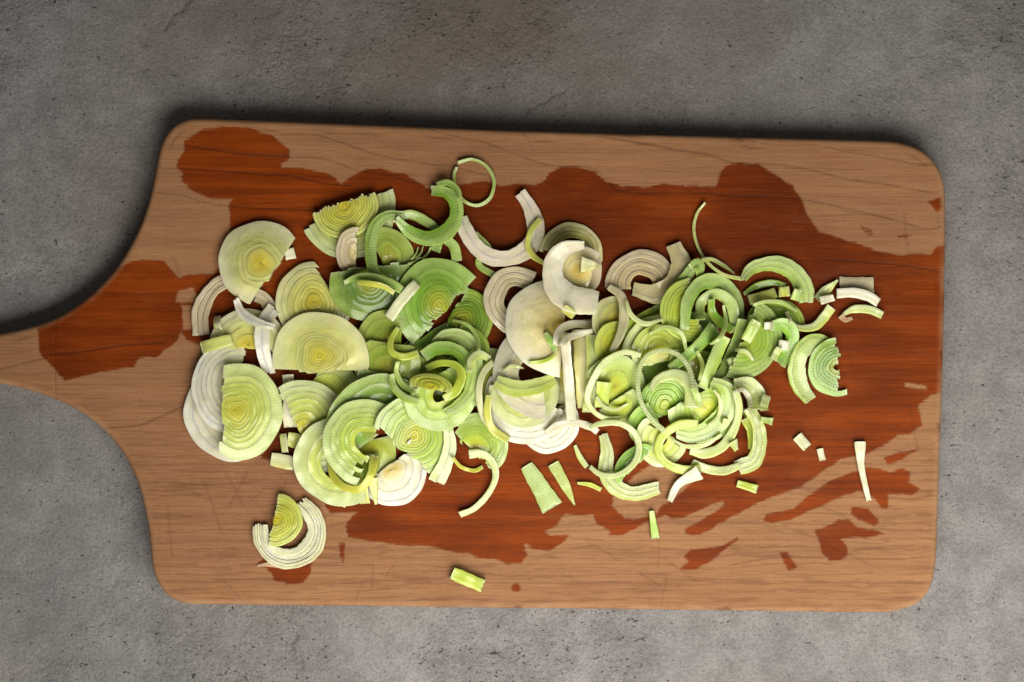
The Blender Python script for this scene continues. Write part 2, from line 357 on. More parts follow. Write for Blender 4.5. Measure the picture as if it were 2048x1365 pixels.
# distance to the outline only where it matters
coarse = np.zeros((ny, nx), bool)
ii = np.clip(((outl[:, 1] - y0) / CEL).astype(int), 0, ny - 1); jj = np.clip(((outl[:, 0] - x0) / CEL).astype(int), 0, nx - 1)
R_ = 12
for i, j in zip(ii, jj): coarse[max(0, i - R_):i + R_ + 1, max(0, j - R_):j + R_ + 1] = True
m = coarse.ravel(); dist = np.full(len(pts), .01)
near = pts.copy()
dist[m], near[m] = seg_dist(pts[m], outl)
sd = np.where(ins, dist, -dist)
G = ins.reshape(ny, nx); cell = G[:-1, :-1] | G[:-1, 1:] | G[1:, 1:] | G[1:, :-1]
I = np.arange(nx * ny).reshape(ny, nx)
F = np.stack([I[:-1, :-1], I[:-1, 1:], I[1:, 1:], I[1:, :-1]], -1)[cell]
pts2 = np.where(ins[:, None], pts, near); dd = np.clip(sd, 0, None)
FR = .0023                                                   # rounded rim
q = np.clip(dd / FR, 0, 1); z = -FR * .85 * (1 - np.sqrt(np.clip(1 - (1 - q) ** 2, 0, 1)))
wet = np.full(len(pts), -9.0)
mm = pts2 * 1000
par = np.zeros(len(pts), bool); dmin = np.full(len(pts), 9.0)
for k, w in enumerate(WET):
    pw = P(w) * 1000; lo, hi = pw.min(0) - 5, pw.max(0) + 5
    b = ((mm > lo) & (mm < hi)).all(1)
    i_ = inside(mm[b], pw); par[b] ^= i_
    # coarse distance, only near the polygon
    idx = np.where(b)[0]; d = np.full(len(idx), 9.0)
    for p_, q_ in zip(pw, np.roll(pw, -1, 0)):
        l2, h2 = np.minimum(p_, q_) - 4, np.maximum(p_, q_) + 4
        s_ = ((mm[idx] > l2) & (mm[idx] < h2)).all(1)
        if not s_.any(): continue
        e = q_ - p_; tt = np.clip(((mm[idx[s_]] - p_) @ e) / ((e * e).sum() + 1e-9), 0, 1)
        d[s_] = np.minimum(d[s_], np.linalg.norm(mm[idx[s_]] - (p_ + tt[:, None] * e), axis=1))
    if k in FAINT: d = np.where(i_, np.minimum(d, .10), 9.0)
    dmin[idx] = np.minimum(dmin[idx], d)
wet = np.where(par, dmin, -dmin)
grain = lines_field(pts2, [(g, rr.uniform(.7, 1.2)) for g in GRAIN], .00038)
scr = lines_field(pts2, SCR, .00048)
yp = 682.5 - pts2[:, 1] / S; lowg = np.clip((yp - 700) / 250, 0.12, 1)
edge = np.clip(1 - dd / .0028, 0, 1)
z = z - np.where(dd < .004, 1, 0) * .0004 * np.clip(np.sin(pts2[:, 0] * 240 + np.sin(pts2[:, 1] * 150) * 2) * np.sin(pts2[:, 0] * 71 + pts2[:, 1] * 93), 0, 1)
attrs = dict(wet=wet, grain=grain, scratch=scr, lowgrain=lowg, edge=edge)

def board_part(name, sel_cells, parent):
    f = F[sel_cells]
    used = np.unique(f); mp = np.full(len(pts2), -1); mp[used] = np.arange(len(used))
    v = np.c_[pts2[used], z[used]]; f = mp[f]
    # side wall from the boundary edges
    e = np.concatenate([f[:, [0, 1]], f[:, [1, 2]], f[:, [2, 3]], f[:, [3, 0]]])
    key = np.sort(e, 1); kk = key[:, 0] * len(v) + key[:, 1]
    u, inv, cnt = np.unique(kk, return_inverse=True, return_counts=True)
    be = e[cnt[inv] == 1]
    bv = np.unique(be); lvl = [(-.008, 0), (-THK + .0025, 0), (-THK + .0002, 1)]
    A = {k: list(np.asarray(a)[used]) for k, a in attrs.items()}
    V_, F_ = [v], [f]; prev = {b: b for b in bv}; n0 = len(v)
    for zz, inn in lvl:
        nv = v[bv].copy(); nv[:, 2] = zz
        if inn:
            c = v[:, :2].mean(0); dv = nv[:, :2] - c; nv[:, :2] -= dv / np.linalg.norm(dv, axis=1)[:, None] * .0022
        V_.append(nv); cur = {b: n0 + i for i, b in enumerate(bv)}; n0 += len(bv)
        F_.append(np.array([[prev[b], prev[a], cur[a], cur[b]] for a, b in be])); prev = cur
        for k in A: A[k] += [1.0 if k == 'edge' else (float(attrs[k][used[b]]) if k == 'wet' else 0.0) for b in bv]
    return mesh_obj(name, np.vstack(V_), np.vstack(F_), M_WOOD, parent, A)
root = bpy.data.objects.new("cutting_board", None); sc.collection.objects.link(root)
root["label"] = "wooden cutting board with a handle at the left, splashed with dark wet patches"; root["category"] = "cutting board"
cx = pts[F[:, 0], 0]; xs = P((110, 0))[0]
board_part("board_panel", cx >= xs, root); board_part("handle", cx < xs, root)
root.location = (0, 0, 0)
# ---------------------------------------------------------------- leek pieces
PAL = {  # (outer, middle, inner, line colour, rib strength)
 'white':  [(.84,.80,.66), (.82,.77,.55), (.74,.56,.12), (.66,.60,.42), .05],
 'heart':  [(.84,.80,.64), (.82,.74,.40), (.78,.56,.10), (.76,.70,.42), .0],
 'cream':  [(.82,.80,.54), (.70,.71,.24), (.70,.58,.05), (.66,.62,.16), .08],
 'yellow': [(.66,.70,.20), (.62,.63,.08), (.68,.56,.03), (.72,.72,.18), .15],
 'pale':   [(.72,.80,.44), (.62,.71,.15), (.66,.60,.04), (.70,.73,.30), .60],
 'fresh':  [(.60,.74,.31), (.45,.63,.09), (.60,.60,.035), (.60,.66,.15), .65],
 'green':  [(.46,.60,.20), (.22,.39,.035), (.46,.45,.02), (.46,.56,.09), .55],
 'dark':   [(.27,.38,.07), (.11,.21,.012), (.36,.37,.02), (.34,.42,.05), .40],
 'pink':   [(.66,.56,.40), (.60,.49,.29), (.52,.42,.12), (.40,.30,.17), .10],
 'olive':  [(.48,.57,.15), (.33,.44,.05), (.44,.42,.03), (.50,.56,.11), .30],
}
CELL = .001; HX0, HY0 = -.22, -.15; HW, HH = 440, 300
HM = np.zeros((HH, HW)); STUFF = []
def hidx(xy): return (np.clip(((xy[:, 1] - HY0) / CELL).astype(int), 0, HH - 1), np.clip(((xy[:, 0] - HX0) / CELL).astype(int), 0, HW - 1))
MAXZ = [0]
def lerp(a, b, f): return np.asarray(a) + (np.asarray(b) - np.asarray(a)) * np.asarray(f)[..., None]
def palcol(pal, f):           # f: 1 outside .. 0 at the heart
    o, m, i = [np.array(c) for c in PAL[pal][:3]]
    f = np.asarray(f)[..., None]
    return np.where(f > .55, m + (o - m) * np.clip((f - .55) / .4, 0, 1), i + (m - i) * np.clip((f - .08) / .36, 0, 1))

class Strand:                 # one layer: inner/outer edge curves (n,2) in metres, t along it
    def __init__(s, inner, outer, t, T, f0, f1, dz=0.0, closed=False, loose=True, tw=0):
        s.tw = tw
        s.i, s.o, s.t, s.T, s.f0, s.f1, s.dz, s.closed, s.loose = inner, outer, t, T, f0, f1, dz, closed, loose

def fit_surface(strands, kind, flop, lift, tilt):
    xy, tt = [], []
    for s in strands:
        for v in (.05, .35, .65, .95): xy.append(s.i + (s.o - s.i) * v); tt.append(s.t)
    xy = np.vstack(xy); tt = np.concatenate(tt); h = HM[hidx(xy)]
    c = xy.mean(0); sx = max(np.ptp(xy[:, 0]), np.ptp(xy[:, 1])) / 2 + 1e-6
    if kind == 'disc':
        def B(p, t):
            a = (p - c) / sx
            return np.stack([np.ones(len(p)), a[:, 0], a[:, 1], a[:, 0] ** 2, a[:, 1] ** 2, a[:, 0] * a[:, 1]], 1)
        reg = np.array([0, .05, .05, 1, 1, 1]) * len(xy) * np.array([1, 1, 1, 1 / flop, 1 / flop, 1 / flop]) * .25
    else:
        def B(p, t):
            a = (p - c) / sx; u = t * 2 - 1
            return np.stack([np.ones(len(p)), u, a[:, 0], a[:, 1], u ** 2, u ** 3, u ** 4, u ** 5], 1)
        reg = np.array([0, .02, .2, .2, .02, .05, .05, .08]) * len(xy) * .12 / flop
    X = B(xy, tt); w = np.ones(len(xy)); co_ = None
    for _ in range(14):
        A = X.T @ (X * w[:, None]) + np.diag(reg) * w.mean() + np.eye(X.shape[1]) * 1e-9
        co_ = np.linalg.solve(A, X.T @ (w * h)); r = h - X @ co_
        w = np.where(r > 0, 1.0, .035)
    r = h - X @ co_
    up = max(0, np.percentile(r, 93)) * .8
    def Z(p, t):
        z = B(p, t) @ co_ + up + lift
        a = (p - c) / sx; z = z + tilt[0] * a[:, 0] + tilt[1] * a[:, 1]
        return np.maximum(z, .00015)
    return Z, c

VP = np.array([0, 0, .10, .3, .5, .7, .90, 1, 1]); 
def strand_mesh(s, Z, c, pal, dome, Rm, rib, seed, shade, fpal=None):
    n = len(s.i); r = np.random.RandomState(seed)
    W = np.linalg.norm(s.o - s.i, axis=1).mean()
    bb = .00010 if s.loose else .00003
    b = min(.3, bb / max(W, 1e-5)); bz = min(bb, s.T * .3)
    vs = np.array([0, 0, b, .3 if b < .25 else .38, .5, .7 if b < .25 else .62, 1 - b, 1, 1]); K = len(vs)
    zs = np.array([0, s.T - bz, s.T, s.T, s.T, s.T, s.T, s.T - bz, 0])
    if s.f0 == 0: zs[0] = zs[1] = s.T
    sag = np.array([0, 0, 0, -1, -1.2, -1, 0, 0, 0]) * min(.00014, W * .03)
    pos = s.i[:, None] + (s.o - s.i)[:, None] * vs[None, :, None]
    flat = pos.reshape(-1, 2); tt = np.repeat(s.t, K)
    z = Z(flat, tt)
    if s.f0 == 0: sag = sag * 0
    ph = r.rand(6) * 6.28
    L = np.r_[0, np.cumsum(np.linalg.norm(np.diff((s.i + s.o) / 2, axis=0), axis=1))]
    u = np.repeat(L, K)
    wobz = .00010 * np.sin(u * 420 + ph[0]) + .00006 * np.sin(u * 900 + ph[1])
    f = s.f0 + (s.f1 - s.f0) * np.tile(vs, n)
    dz = dome * (1 - np.clip(f, 0, 1.2) ** 2) * np.tile((zs > 0) * .6 + .4, n)
    ztop = np.tile(zs + sag, n) + (wobz + s.dz) * np.tile((zs > 0), n)
    if s.tw:
        vv = np.tile(vs, n) - .5
        z = z + (W * s.tw * vv * np.sin(np.repeat(s.t, K) * 5 + ph[5]) + W * s.tw * .5 if s.tw > 0 else -s.tw * W * (.5 - vv))
    V = np.c_[flat, z + dz + ztop]
    k = np.arange(K); k2 = (k + 1) % K
    rows = np.arange(n if s.closed else n - 1)
    a = rows[:, None] * K; a2 = ((rows + 1) % n)[:, None] * K
    F = np.stack([a + k, a + k2, a2 + k2, a2 + k], -1).reshape(-1, 4)
    if not s.closed:           # end caps as quad strips between the two walls
        caps = []
        for base, flip in ((0, 0), ((n - 1) * K, 1)):
            pairs = [(0, 8), (1, 7), (2, 6), (3, 5)]
            for (p, q), (p2, q2) in zip(pairs[:-1], pairs[1:]):
                qd = [base + p, base + q, base + q2, base + p2]; caps.append(qd[::-1] if flip else qd)
        F = np.vstack([F, np.array(caps)])
    # colour: a property of the tissue across the layer
    col = palcol(pal, f)
    ln = np.array(PAL[pal][3]); e = np.tile(np.array([.55, .8, .75, .15, 0, .1, .55, .75, .5]), n) * (.32 if s.loose else .15)
    e = e * (1 + .5 * np.sin(u * 160 + ph[4]) * np.sin(u * 71 + ph[5]))
    col = col + (ln - col) * e[:, None]
    patch = 1 + .10 * np.sin(u * 210 + ph[2]) * np.sin(f * 9 + ph[3]) + (r.rand() - .5) * .12
    col = col * patch[:, None] * np.array(shade)
    # frayed cut ends; light caught on their side faces is painted in paler
    te = np.minimum(tt, 1 - tt) * L[-1]; fe = np.exp(-(te / .0009)) * (0 if s.closed else .45)
    col = col + (np.array([.74, .76, .52]) - col) * fe[:, None]
    ribv = rib * np.tile(np.array([1.2, 1.2, 1, .55, .35, .55, 1, 1.3, 1.3]), n) * (0.35 + .9 * np.clip(f - .25, 0, .75))
    uvm = np.c_[u * 1000, f * Rm * 1000, np.zeros(len(u))]
    return V, F, np.clip(col, .01, .84), ribv, uvm

def build(name, label, cat, group, strands, pal, kind='disc', dome=0, rib=None, lift=0, tilt=(0, 0), flop=1., Rm=.02, merge=9, shade=(1, 1, 1), extra=None):
    # perspective: these curves were measured on the photo, so shrink them to the height they lie at
    allp = np.vstack([np.vstack([s.i, s.o]) for s in strands])
    zb = HM[hidx(allp)].mean() + .002 + lift
    k = (HC - zb) / HC
    for s in strands: s.i = s.i * k; s.o = s.o * k
    Z, c = fit_surface(strands, kind, flop, lift * .001 if abs(lift) > .5 else lift, tilt)
    rib = PAL[pal][4] if rib is None else rib
    seed = rng.randrange(1 << 30)
    groups, cur = [], []
    for s in strands:
        wpx = np.linalg.norm(s.o - s.i, axis=1).mean() / S
        if wpx < merge and len(strands) > 1: cur.append(s)
        else:
            if cur: groups.append(('core', cur)); cur = []
            groups.append(('layer', [s]))
    if cur: groups.append(('core', cur))
    org = np.array([c[0], c[1], float(Z(c[None], np.array([.5]))[0])])
    if len(groups) > 1:
        root = bpy.data.objects.new(name, None); sc.collection.objects.link(root); root.location = org; root.empty_display_size = .01
    else: root = None
    done = []
    for gi, (gn, ss) in enumerate(groups):
        Vs, Fs, Cs, Rs, Us, n0 = [], [], [], [], [], 0
        for si, s in enumerate(ss):
            V, F, C, Rb, U = strand_mesh(s, Z, c, pal, dome, Rm, rib, seed + gi * 31 + si, shade)
            if len(ss) > 1: C = C * (1.0 + (.045 if si % 2 else -.02))
            Vs.append(V); Fs.append(F + n0); Cs.append(C); Rs.append(Rb); Us.append(U); n0 += len(V)
        V = np.vstack(Vs)
        MAXZ[0] = max(MAXZ[0], V[:, 2].max())
        o = mesh_obj(gn if root else name, V - org, np.vstack(Fs), M_CHIP if name == 'leek_chip' else M_LEEK, root, {'tint': np.clip(np.vstack(Cs), .01, .84), 'rib': np.concatenate(Rs), 'uvm': np.vstack(Us)}, sharp=None if ss[0].loose else math.radians(24))
        if root is None: o.location = org; root_ = o
        done.append(o)
    top_ = root or done[0]
    top_["label"] = label; top_["category"] = cat; top_["group"] = group
    # the pile grows
    for s in strands:
        for v in np.linspace(0, 1, max(3, int(np.linalg.norm(s.o - s.i, axis=1).max() / CELL * 1.6) + 2)):
            p = s.i + (s.o - s.i) * v; f = s.f0 + (s.f1 - s.f0) * v
            zz = Z(p, s.t) + s.T + dome * (1 - min(1.2, f) ** 2)
            np.maximum.at(HM, hidx(p), zz)
            pm = (p[1:] + p[:-1]) / 2; np.maximum.at(HM, hidx(pm), (zz[1:] + zz[:-1]) / 2)
    return top_

GRP = {'leek_slice': "leek slices heaped on the cutting board", 'leek_curl': "curled strips of leek in the heap", 'leek_chip': "small cut chips of leek on the board", 'leek_crescent': "crescents of outer leek layers in the heap"}
CATS = {'leek_slice': "leek slice", 'leek_curl': "leek curl", 'leek_chip': "leek chip", 'leek_crescent': "leek crescent"}

FULL = [0, .09, .17, .25, .33, .41, .50, .60, .72, .86, 1]
def disc(name, label, pal, c, R, ang, cut=.0, asp=1.0, fr=None, T=2.6, dome=1.2, off=0.0, pt=0.0, jag=.03, gap=.0, thin=None, **kw):
    """half slice: c heart (px), R radius (px), ang direction of the bulge (deg, photo y down), cut distance heart->cut edge (in R)"""
    fr = FULL if fr is None else fr
    th = math.radians(-ang); d = np.array([math.cos(th), math.sin(th)]); e = np.array([-d[1], d[0]])
    C = P(c); Rm = R * S; strands = []
    ph = nrs.rand(8) * 6.28
    for li, (a0, a1) in enumerate(zip(fr[:-1], fr[1:])):
        jo = nrs.randn(2) * jag * (.4 + a1)
        curves = []
        W = (a1 - a0) * R
        n = int(np.clip(a1 * R * 3.0 / 2.6, 14, 90))
        tn = np.linspace(-1, 1, n)
        g = gap * .55 / R
        straddle = a0 < cut
        for si, rho in enumerate((a0 + g if a0 > 0 else .004, a1)):
            def amax(j):
                cc = -(cut + j) / max(rho, 1e-4)
                return math.acos(max(-1, min(1, cc)))
            if straddle:
                an = np.linspace(-math.pi, math.pi, n, endpoint=False); co_a = np.cos(an)
                rho = np.where(rho * co_a < -cut, cut / np.maximum(-co_a, 1e-3), rho)
                rho = np.minimum(rho, max(a1, cut) * 3)
            else:
                am, ap = amax(jo[0]), amax(jo[1])
                an = np.where(tn < 0, tn * am, tn * ap)
            prof = 1 + .018 * np.sin(2 * an + ph[4]) + .014 * np.sin(3 * an + ph[0]) + .010 * np.sin(5 * an + ph[1]) + .006 * np.sin(9 * an + ph[2]) * rho
            prof = prof * (1 + (1 - rho) * (.09 * np.cos(3 * an + ph[5]) + .04 * np.cos(5 * an + ph[6])))
            prof = prof * (1 + pt * (1 - rho) * (np.abs(np.cos(an)) ** 3 - .45))
            rr_ = rho * Rm * prof
            x = rr_ * np.cos(an) * asp + off * Rm * (rho - 1) * -1 * 1.0; y = rr_ * np.sin(an)
            # fray at the very ends
            xx = x[:, None] * d + y[:, None] * e + C
            curves.append(xx)
        fray = nrs.randn(2, 2) * jag * .25 * Rm
        if not straddle:
            for cv in curves: cv[0] += fray[0]; cv[-1] += fray[1]
        strands.append(Strand(curves[0], curves[1], (tn + 1) / 2, T * .72 / 1000 * (1 + nrs.randn() * (.03 if gap > .5 else .008)), a0, a1, dz=nrs.randn() * (.00012 if gap > .5 else .00002), closed=straddle, loose=gap > .5))
    return build(name, label, CATS[name], GRP[name], strands, pal, 'disc', dome / 1000, Rm=Rm, **kw)

def band(name, label, pal, pts, w, n=1, T=2.4, f=(.55, 1.0), gap=.1, lay=None, taper=None, closed=False, jag=.25, dome=0, tw=None, **kw):
    """strip along px points; w = width px (number, or list along it); layers run from the inner (right-hand) to the outer (left-hand) side"""
    N = int(np.clip(sum(math.dist(a, b) for a, b in zip(pts[:-1], pts[1:])) / 3.0, 8, 110))
    cpx, t = catmull(pts, N, closed)
    ww = np.interp(t, np.linspace(0, 1, len(w)), w) if isinstance(w, (list, tuple)) else np.full(N, float(w))
    tg = np.gradient(cpx, axis=0) if not closed else np.roll(cpx, -1, 0) - np.roll(cpx, 1, 0)
    tg /= np.linalg.norm(tg, axis=1)[:, None] + 1e-9
    nr = np.stack([tg[:, 1], -tg[:, 0]], 1)
    ph = nrs.rand(4) * 6.28; L = np.linspace(0, 1, N) * N * 3
    ww = ww * (.95 + .07 * np.sin(L * .035 + ph[0]) + .045 * np.sin(L * .09 + ph[1]) + .02 * np.sin(L * .3 + ph[2]))
    strands = []
    cuts = lay or np.linspace(0, 1, n + 1)
    for k, (a, b) in enumerate(zip(cuts[:-1], cuts[1:])):
        oi = (a - .5) * ww + (gap / 2 if k > 0 else 0); oo = (b - .5) * ww - (gap / 2 if k < len(cuts) - 2 else 0)
        i_, o_ = cpx + nr * oi[:, None], cpx + nr * oo[:, None]
        if not closed:
            for end in (0, -1):
                sh = tg[end] * nrs.randn() * jag * 6
                i_[end] += sh + tg[end] * nrs.randn() * jag * 3; o_[end] += sh
        strands.append(Strand(P(i_), P(o_), t.copy(), T * .78 / 1000 * (1 + nrs.randn() * (.05 if gap > .5 else .015)), f[0] + (f[1] - f[0]) * a, f[0] + (f[1] - f[0]) * b, dz=nrs.randn() * (.00015 if gap > .5 else .00004), closed=closed, loose=gap > .5 or n == 1, tw=tw if tw is not None else .35 if n == 1 and name == 'leek_curl' else .12 if name == 'leek_curl' else 0))
    return build(name, label, CATS[name], GRP[name], strands, pal, 'band', dome / 1000, Rm=.02, **kw)
sl, cu, ch, cr_ = 'leek_slice', 'leek_curl', 'leek_chip', 'leek_crescent'
# ---- pieces glimpsed low in the heap
disc(sl, "green slice low in the heap below the point of the large dark green slice", 'green', (870,705), 78, 60, .5, fr=[0,.3,.55,.78,1], T=2.4)
disc(sl, "olive slice low in the heap under the looped curls", 'olive', (860,770), 82, 120, .5, fr=[0,.4,.7,1], T=2.4)
disc(sl, "pale slice low in the heap between the green looped curls and the white slices", 'pale', (985,760), 62, 200, .4, fr=[0,.35,.7,1], T=2.4, shade=(.85,.9,.75))
disc(sl, "yellowish slice low in the heap beside the upright strips", 'yellow', (1190,730), 60, 20, .5, fr=[0,.4,.7,1], T=2.2, shade=(.9,.95,.9))
disc(sl, "green slice low in the heap under the dashed ring", 'fresh', (1330,755), 70, 100, .5, fr=[0,.25,.5,.75,1], T=2.4, shade=(.8,.9,.8))
disc(sl, "pale slice low in the heap at the foot of the slanting sticks", 'fresh', (1400,790), 66, 20, .4, fr=[0,.3,.6,1], T=2.4)
disc(sl, "green slice low in the heap beneath the wide green arch", 'green', (1395,690), 66, 200, .5, fr=[0,.3,.6,1], T=2.2)
disc(sl, "pale green slice low in the heap between the two yellow-hearted slices", 'pale', (650,790), 72, 30, .5, fr=[0,.3,.6,1], T=2.4)
disc(sl, "cream slice low in the heap behind the tall white strip", 'cream', (1130,745), 66, 10, .4, fr=[0,.3,.6,1], T=2.4)
disc(sl, "yellow-green slice low in the heap inside the pale ribbed slice", 'yellow', (740,905), 52, 80, .5, fr=[0,.5,1], T=2, shade=(.8,.9,.7))
# ================= left end of the heap
disc(sl, "outermost white half slice at the lower left edge of the heap", 'white', (468,822), 100, 160, .02, fr=[.3,.5,.66,.82,1], rib=.05)
disc(sl, "broad white half slice with fine ring lines under the pale green one, left end", 'white', (482,770), 99, 182, .05, fr=[.2,.35,.48,.6,.7,.8,.9,1], T=3)
band(cr_, "greyish white double crescent at the upper left corner of the heap", 'pink', [(402,668),(401,625),(420,585),(452,562),(492,560)], 34, 3, f=(.7,1), gap=.8)
band(cr_, "small grey crescent fragment tucked below the oval yellow-hearted slice", 'pink', [(512,590),(530,600),(545,625)], 30, 3)
disc(sl, "cream slice with an orange-yellow heart beside the small pale block on the left", 'cream', (498,690), 74, 275, .1, fr=[0,.3,.52,.68,.84,1], dome=1)
band(ch, "long pale yellow block lying across the white slices at the left", 'yellow', [(402,696),(466,679)], 24, 1, f=(.95,1.0), T=3.5)
band(ch, "tiny pale yellow cube above the long pale yellow block", 'cream', [(434,633),(438,659)], 17, 1, T=3.2)
band(cr_, "upright white crescent standing left of the big yellow-hearted slice", 'white', [(548,616),(528,648),(527,700),(538,748)], [30,34,30,22], 2, f=(.9,1))
band(ch, "white strip between the two yellow-hearted slices at lower left", 'white', [(576,748),(583,852)], [24,30], 1, T=4)
disc(sl, "pale slice with yellow heart lying below the big yellow-hearted slice", 'pale', (608,858), 96, 335, .1, fr=[0,.2,.35,.5,.62,.75,.88,1], dome=.8)
band(ch, "yellow cube at the gap below the white strip", 'yellow', [(575,878),(602,884)], 32, 1, T=4)
band(ch, "pale cream sliver beside the yellow cube", 'cream', [(566,868),(570,905)], 16, 1, T=2.6)
band(ch, "pale yellow block on bare wood below the heap's lower left", 'cream', [(542,918),(590,928)], 27, 1, T=4)
# ================= upper left
disc(sl, "pale outer slice spread beneath the finely striped yellow one at the top left", 'pale', (694,418), 100, 66, .0, fr=[.5,.62,.74,.87,1], asp=.98, T=2.2, rib=.2, shade=(.85,.85,.8))
disc(sl, "small half slice with tight yellow-green stripes at the top left of the heap", 'yellow', (690,412), 66, 72, .12, fr=[0,.08,.16,.24,.32,.4,.48,.56,.64,.72,.8,.9,1], gap=.9, T=3, rib=.1)
disc(sl, "narrow white upright half slice under the striped yellow one", 'pink', (712,505), 50, 182, .05, asp=.8, fr=[.0,.35,.58,.8,1], T=3, shade=(1.1,1.1,1.05))
disc(sl, "cream slice with slit rings right of the oval slice, heart partly hidden", 'cream', (628,604), 78, 140, .55, fr=[0,.22,.32,.42,.52,.70,.85,1], gap=.8, dome=2, shade=(.92,.92,.8))
disc(sl, "olive slice seen through the loop of the large green curl", 'olive', (778,512), 60, 330, .35, asp=.8, fr=[0,.3,.5,.55,1], T=2.2)
disc(sl, "deep green half slice lying under the short curl with a white tip", 'dark', (742,562), 82, 82, .32, fr=[0,.1,.19,.28,.37,.46,.6,.78,1], dome=1.5, T=3, shade=(1.15,1.15,1))
band(ch, "small white block at the straight edge of the oval yellow-hearted slice", 'white', [(566,512),(592,506)], 24, 1, T=5)
disc(sl, "oval cream slice with round yellow heart at the top left corner of the heap", 'cream', (524,528), 86, 212, .33, fr=[0,.34,.44,.56,1], gap=.0, T=3.4, dome=3.2, rib=.02)
band(cu, "white curl below the oval slice pointing down to the right", 'white', [(472,598),(484,626),(515,645),(549,655)], [14,20,18,13], 2, f=(.8,1), T=3)
# greens behind the centre left
disc(sl, "green slice wedge between the big yellow-hearted slice and the dark green half slice", 'olive', (778,685), 66, 180, .4, fr=[0,.25,.5,.75,1])
disc(sl, "green slice filling the hollow left of the looped curls", 'olive', (775,735), 66, 100, .75, fr=[0,.4,.7,1], T=2)
band(ch, "short green strip with a pale end left of the looped curls", 'green', [(716,745),(775,760)], 20, 1)
disc(sl, "striped dark green slice at the right of the large green half slice", 'dark', (925,640), 62, 30, .4, fr=[0,.12,.24,.36,.48,.6,.72,.84,1], gap=1.0, T=2.5, shade=(1.3,1.3,1.2))
disc(sl, "low green slice under the striped dark green one", 'dark', (925,705), 55, 20, .4, fr=[0,.2,.36,.52,.68,.84,1], gap=1.0, T=2.2, shade=(1.3,1.3,1.1))
band(cu, "thin green band bridging behind the double curl at the top", 'green', [(786,437),(822,430),(856,446),(884,468),(905,492),(916,522)], 19, 1, f=(.8,1))
band(cu, "green upright band behind the large green half slice", 'green', [(890,478),(908,494),(915,525)], 20, 1, f=(.7,1))
band(ch, "green scrap under the double curl", 'green', [(868,505),(876,480)], 24, 1)
for i,(a,b) in enumerate([((822,522),(836,494)),((832,520),(846,492)),((843,520),(862,494)),((815,530),(840,515))]):
    band(ch, ["leftmost of the thin pointed green shreds behind the large green slice","second thin green shred from the left behind the large green slice","longest thin green shred leaning right behind the large green slice","thin green shred lying flat behind the large green slice"][i], 'fresh', [a,((a[0]+b[0])/2+3,(a[1]+b[1])/2),b], [6,4,2], 1, T=1.4)
band(cu, "green narrow strip poking out right of the large green half slice", 'green', [(940,468),(962,500),(958,530),(990,552)], [10,14,13,14], 1, f=(.7,1), T=2)
band(cu, "green sliver under the big white arc", 'green', [(952,470),(975,495),(990,530)], 14, 1)
# ring at top, white arc
band(cr_, "white wide arc shaped like a U at the top centre of the heap", 'white', [(1040,385),(1062,420),(1072,462),(1058,495),(1025,515),(985,516),(953,495),(932,462),(922,435)], [26,32,34,36,36,36,34,30,26], 2, f=(.85,1), T=3, shade=(.93,.88,.85))
band(cu, "thin yellow curl crossing the right arm of the white U arc", 'yellow', [(1081,438),(1062,462),(1056,490),(1066,512),(1090,528)], [13,12,11,12,8], 1, f=(.7,.9), T=2)
band(cu, "thin green nearly closed ring alone at the very top of the heap", 'fresh', [(914,326),(944,319),(972,332),(988,362),(980,396),(955,411),(928,402),(911,376),(908,350),(912,338)], 7, 1, f=(.7,.95), T=2.2, rib=.3, shade=(.75,.75,.75))
band(cu, "large green curl with ribbed side hanging down on the left", 'green', [(808,430),(775,432),(752,452),(742,490),(746,535),(765,566)], [14,20,24,26,24,22], 2, lay=[0,.35,1], T=3.2, f=(.6,1), rib=1)
band(cu, "double ribbed green curl hooking upward at the top of the heap", 'green', [(862,381),(893,386),(912,408),(911,440),(890,468),(855,478),(820,465),(795,440)], [20,26,30,32,32,30,26,16], 2, lay=[0,.6,1], T=3.2, f=(.5,1), rib=1, shade=(1.1,1.15,1.1))
band(cu, "ribbed green arc lying just above the hook of the double curl", 'green', [(874,370),(896,366),(914,380),(920,400)], 12, 1, T=3)
# ================= big slices centre left
disc(sl, "largest half slice with orange-yellow heart, left centre of the heap", 'cream', (642,712), 98, 270, .38, asp=.88, fr=[0,.07,.13,.19,.25,.32,.39,.46,.53,1], gap=.0, T=3.6, dome=2.2, rib=.1, shade=(.98,1,.85))
disc(sl, "pale green half slice with yellow heart standing at the far left bottom", 'pale', (478,822), 96, 3, .34, asp=.92, fr=[0,.08,.15,.22,.29,.36,.44,.52,.62,.76,1], gap=.0, T=3.4, dome=1.5, shade=(1,1.02,.9))
disc(sl, "large dark green half slice with bright yellow ring lines at the upper centre", 'green', (880,612), 93, 222, .16, fr=[0,.07,.14,.21,.28,.35,.42,.5,.62,.76,1], gap=.5, T=3.4, dome=2.8, rib=.35, pt=.18, shade=(.92,1,.85), tilt=(.001,.001))
band(cu, "short green curl with a white tip over the deep green half slice", 'green', [(689,566),(715,555),(750,556),(785,568),(806,583)], [10,15,17,17,15], 1, f=(.5,1), T=3.6)
band(cu, "light yellow-green inner strip of the short curl", 'yellow', [(714,566),(740,568),(768,574),(788,586)], [8,11,12,12], 1, f=(.4,.7), T=2.6, lift=.0012)
band(ch, "straight pale stick laid on the left flank of the large dark green half slice", 'white', [(777,639),(802,603),(835,566)], [21,22,20], 1, T=3.2, shade=(.92,1,.8))
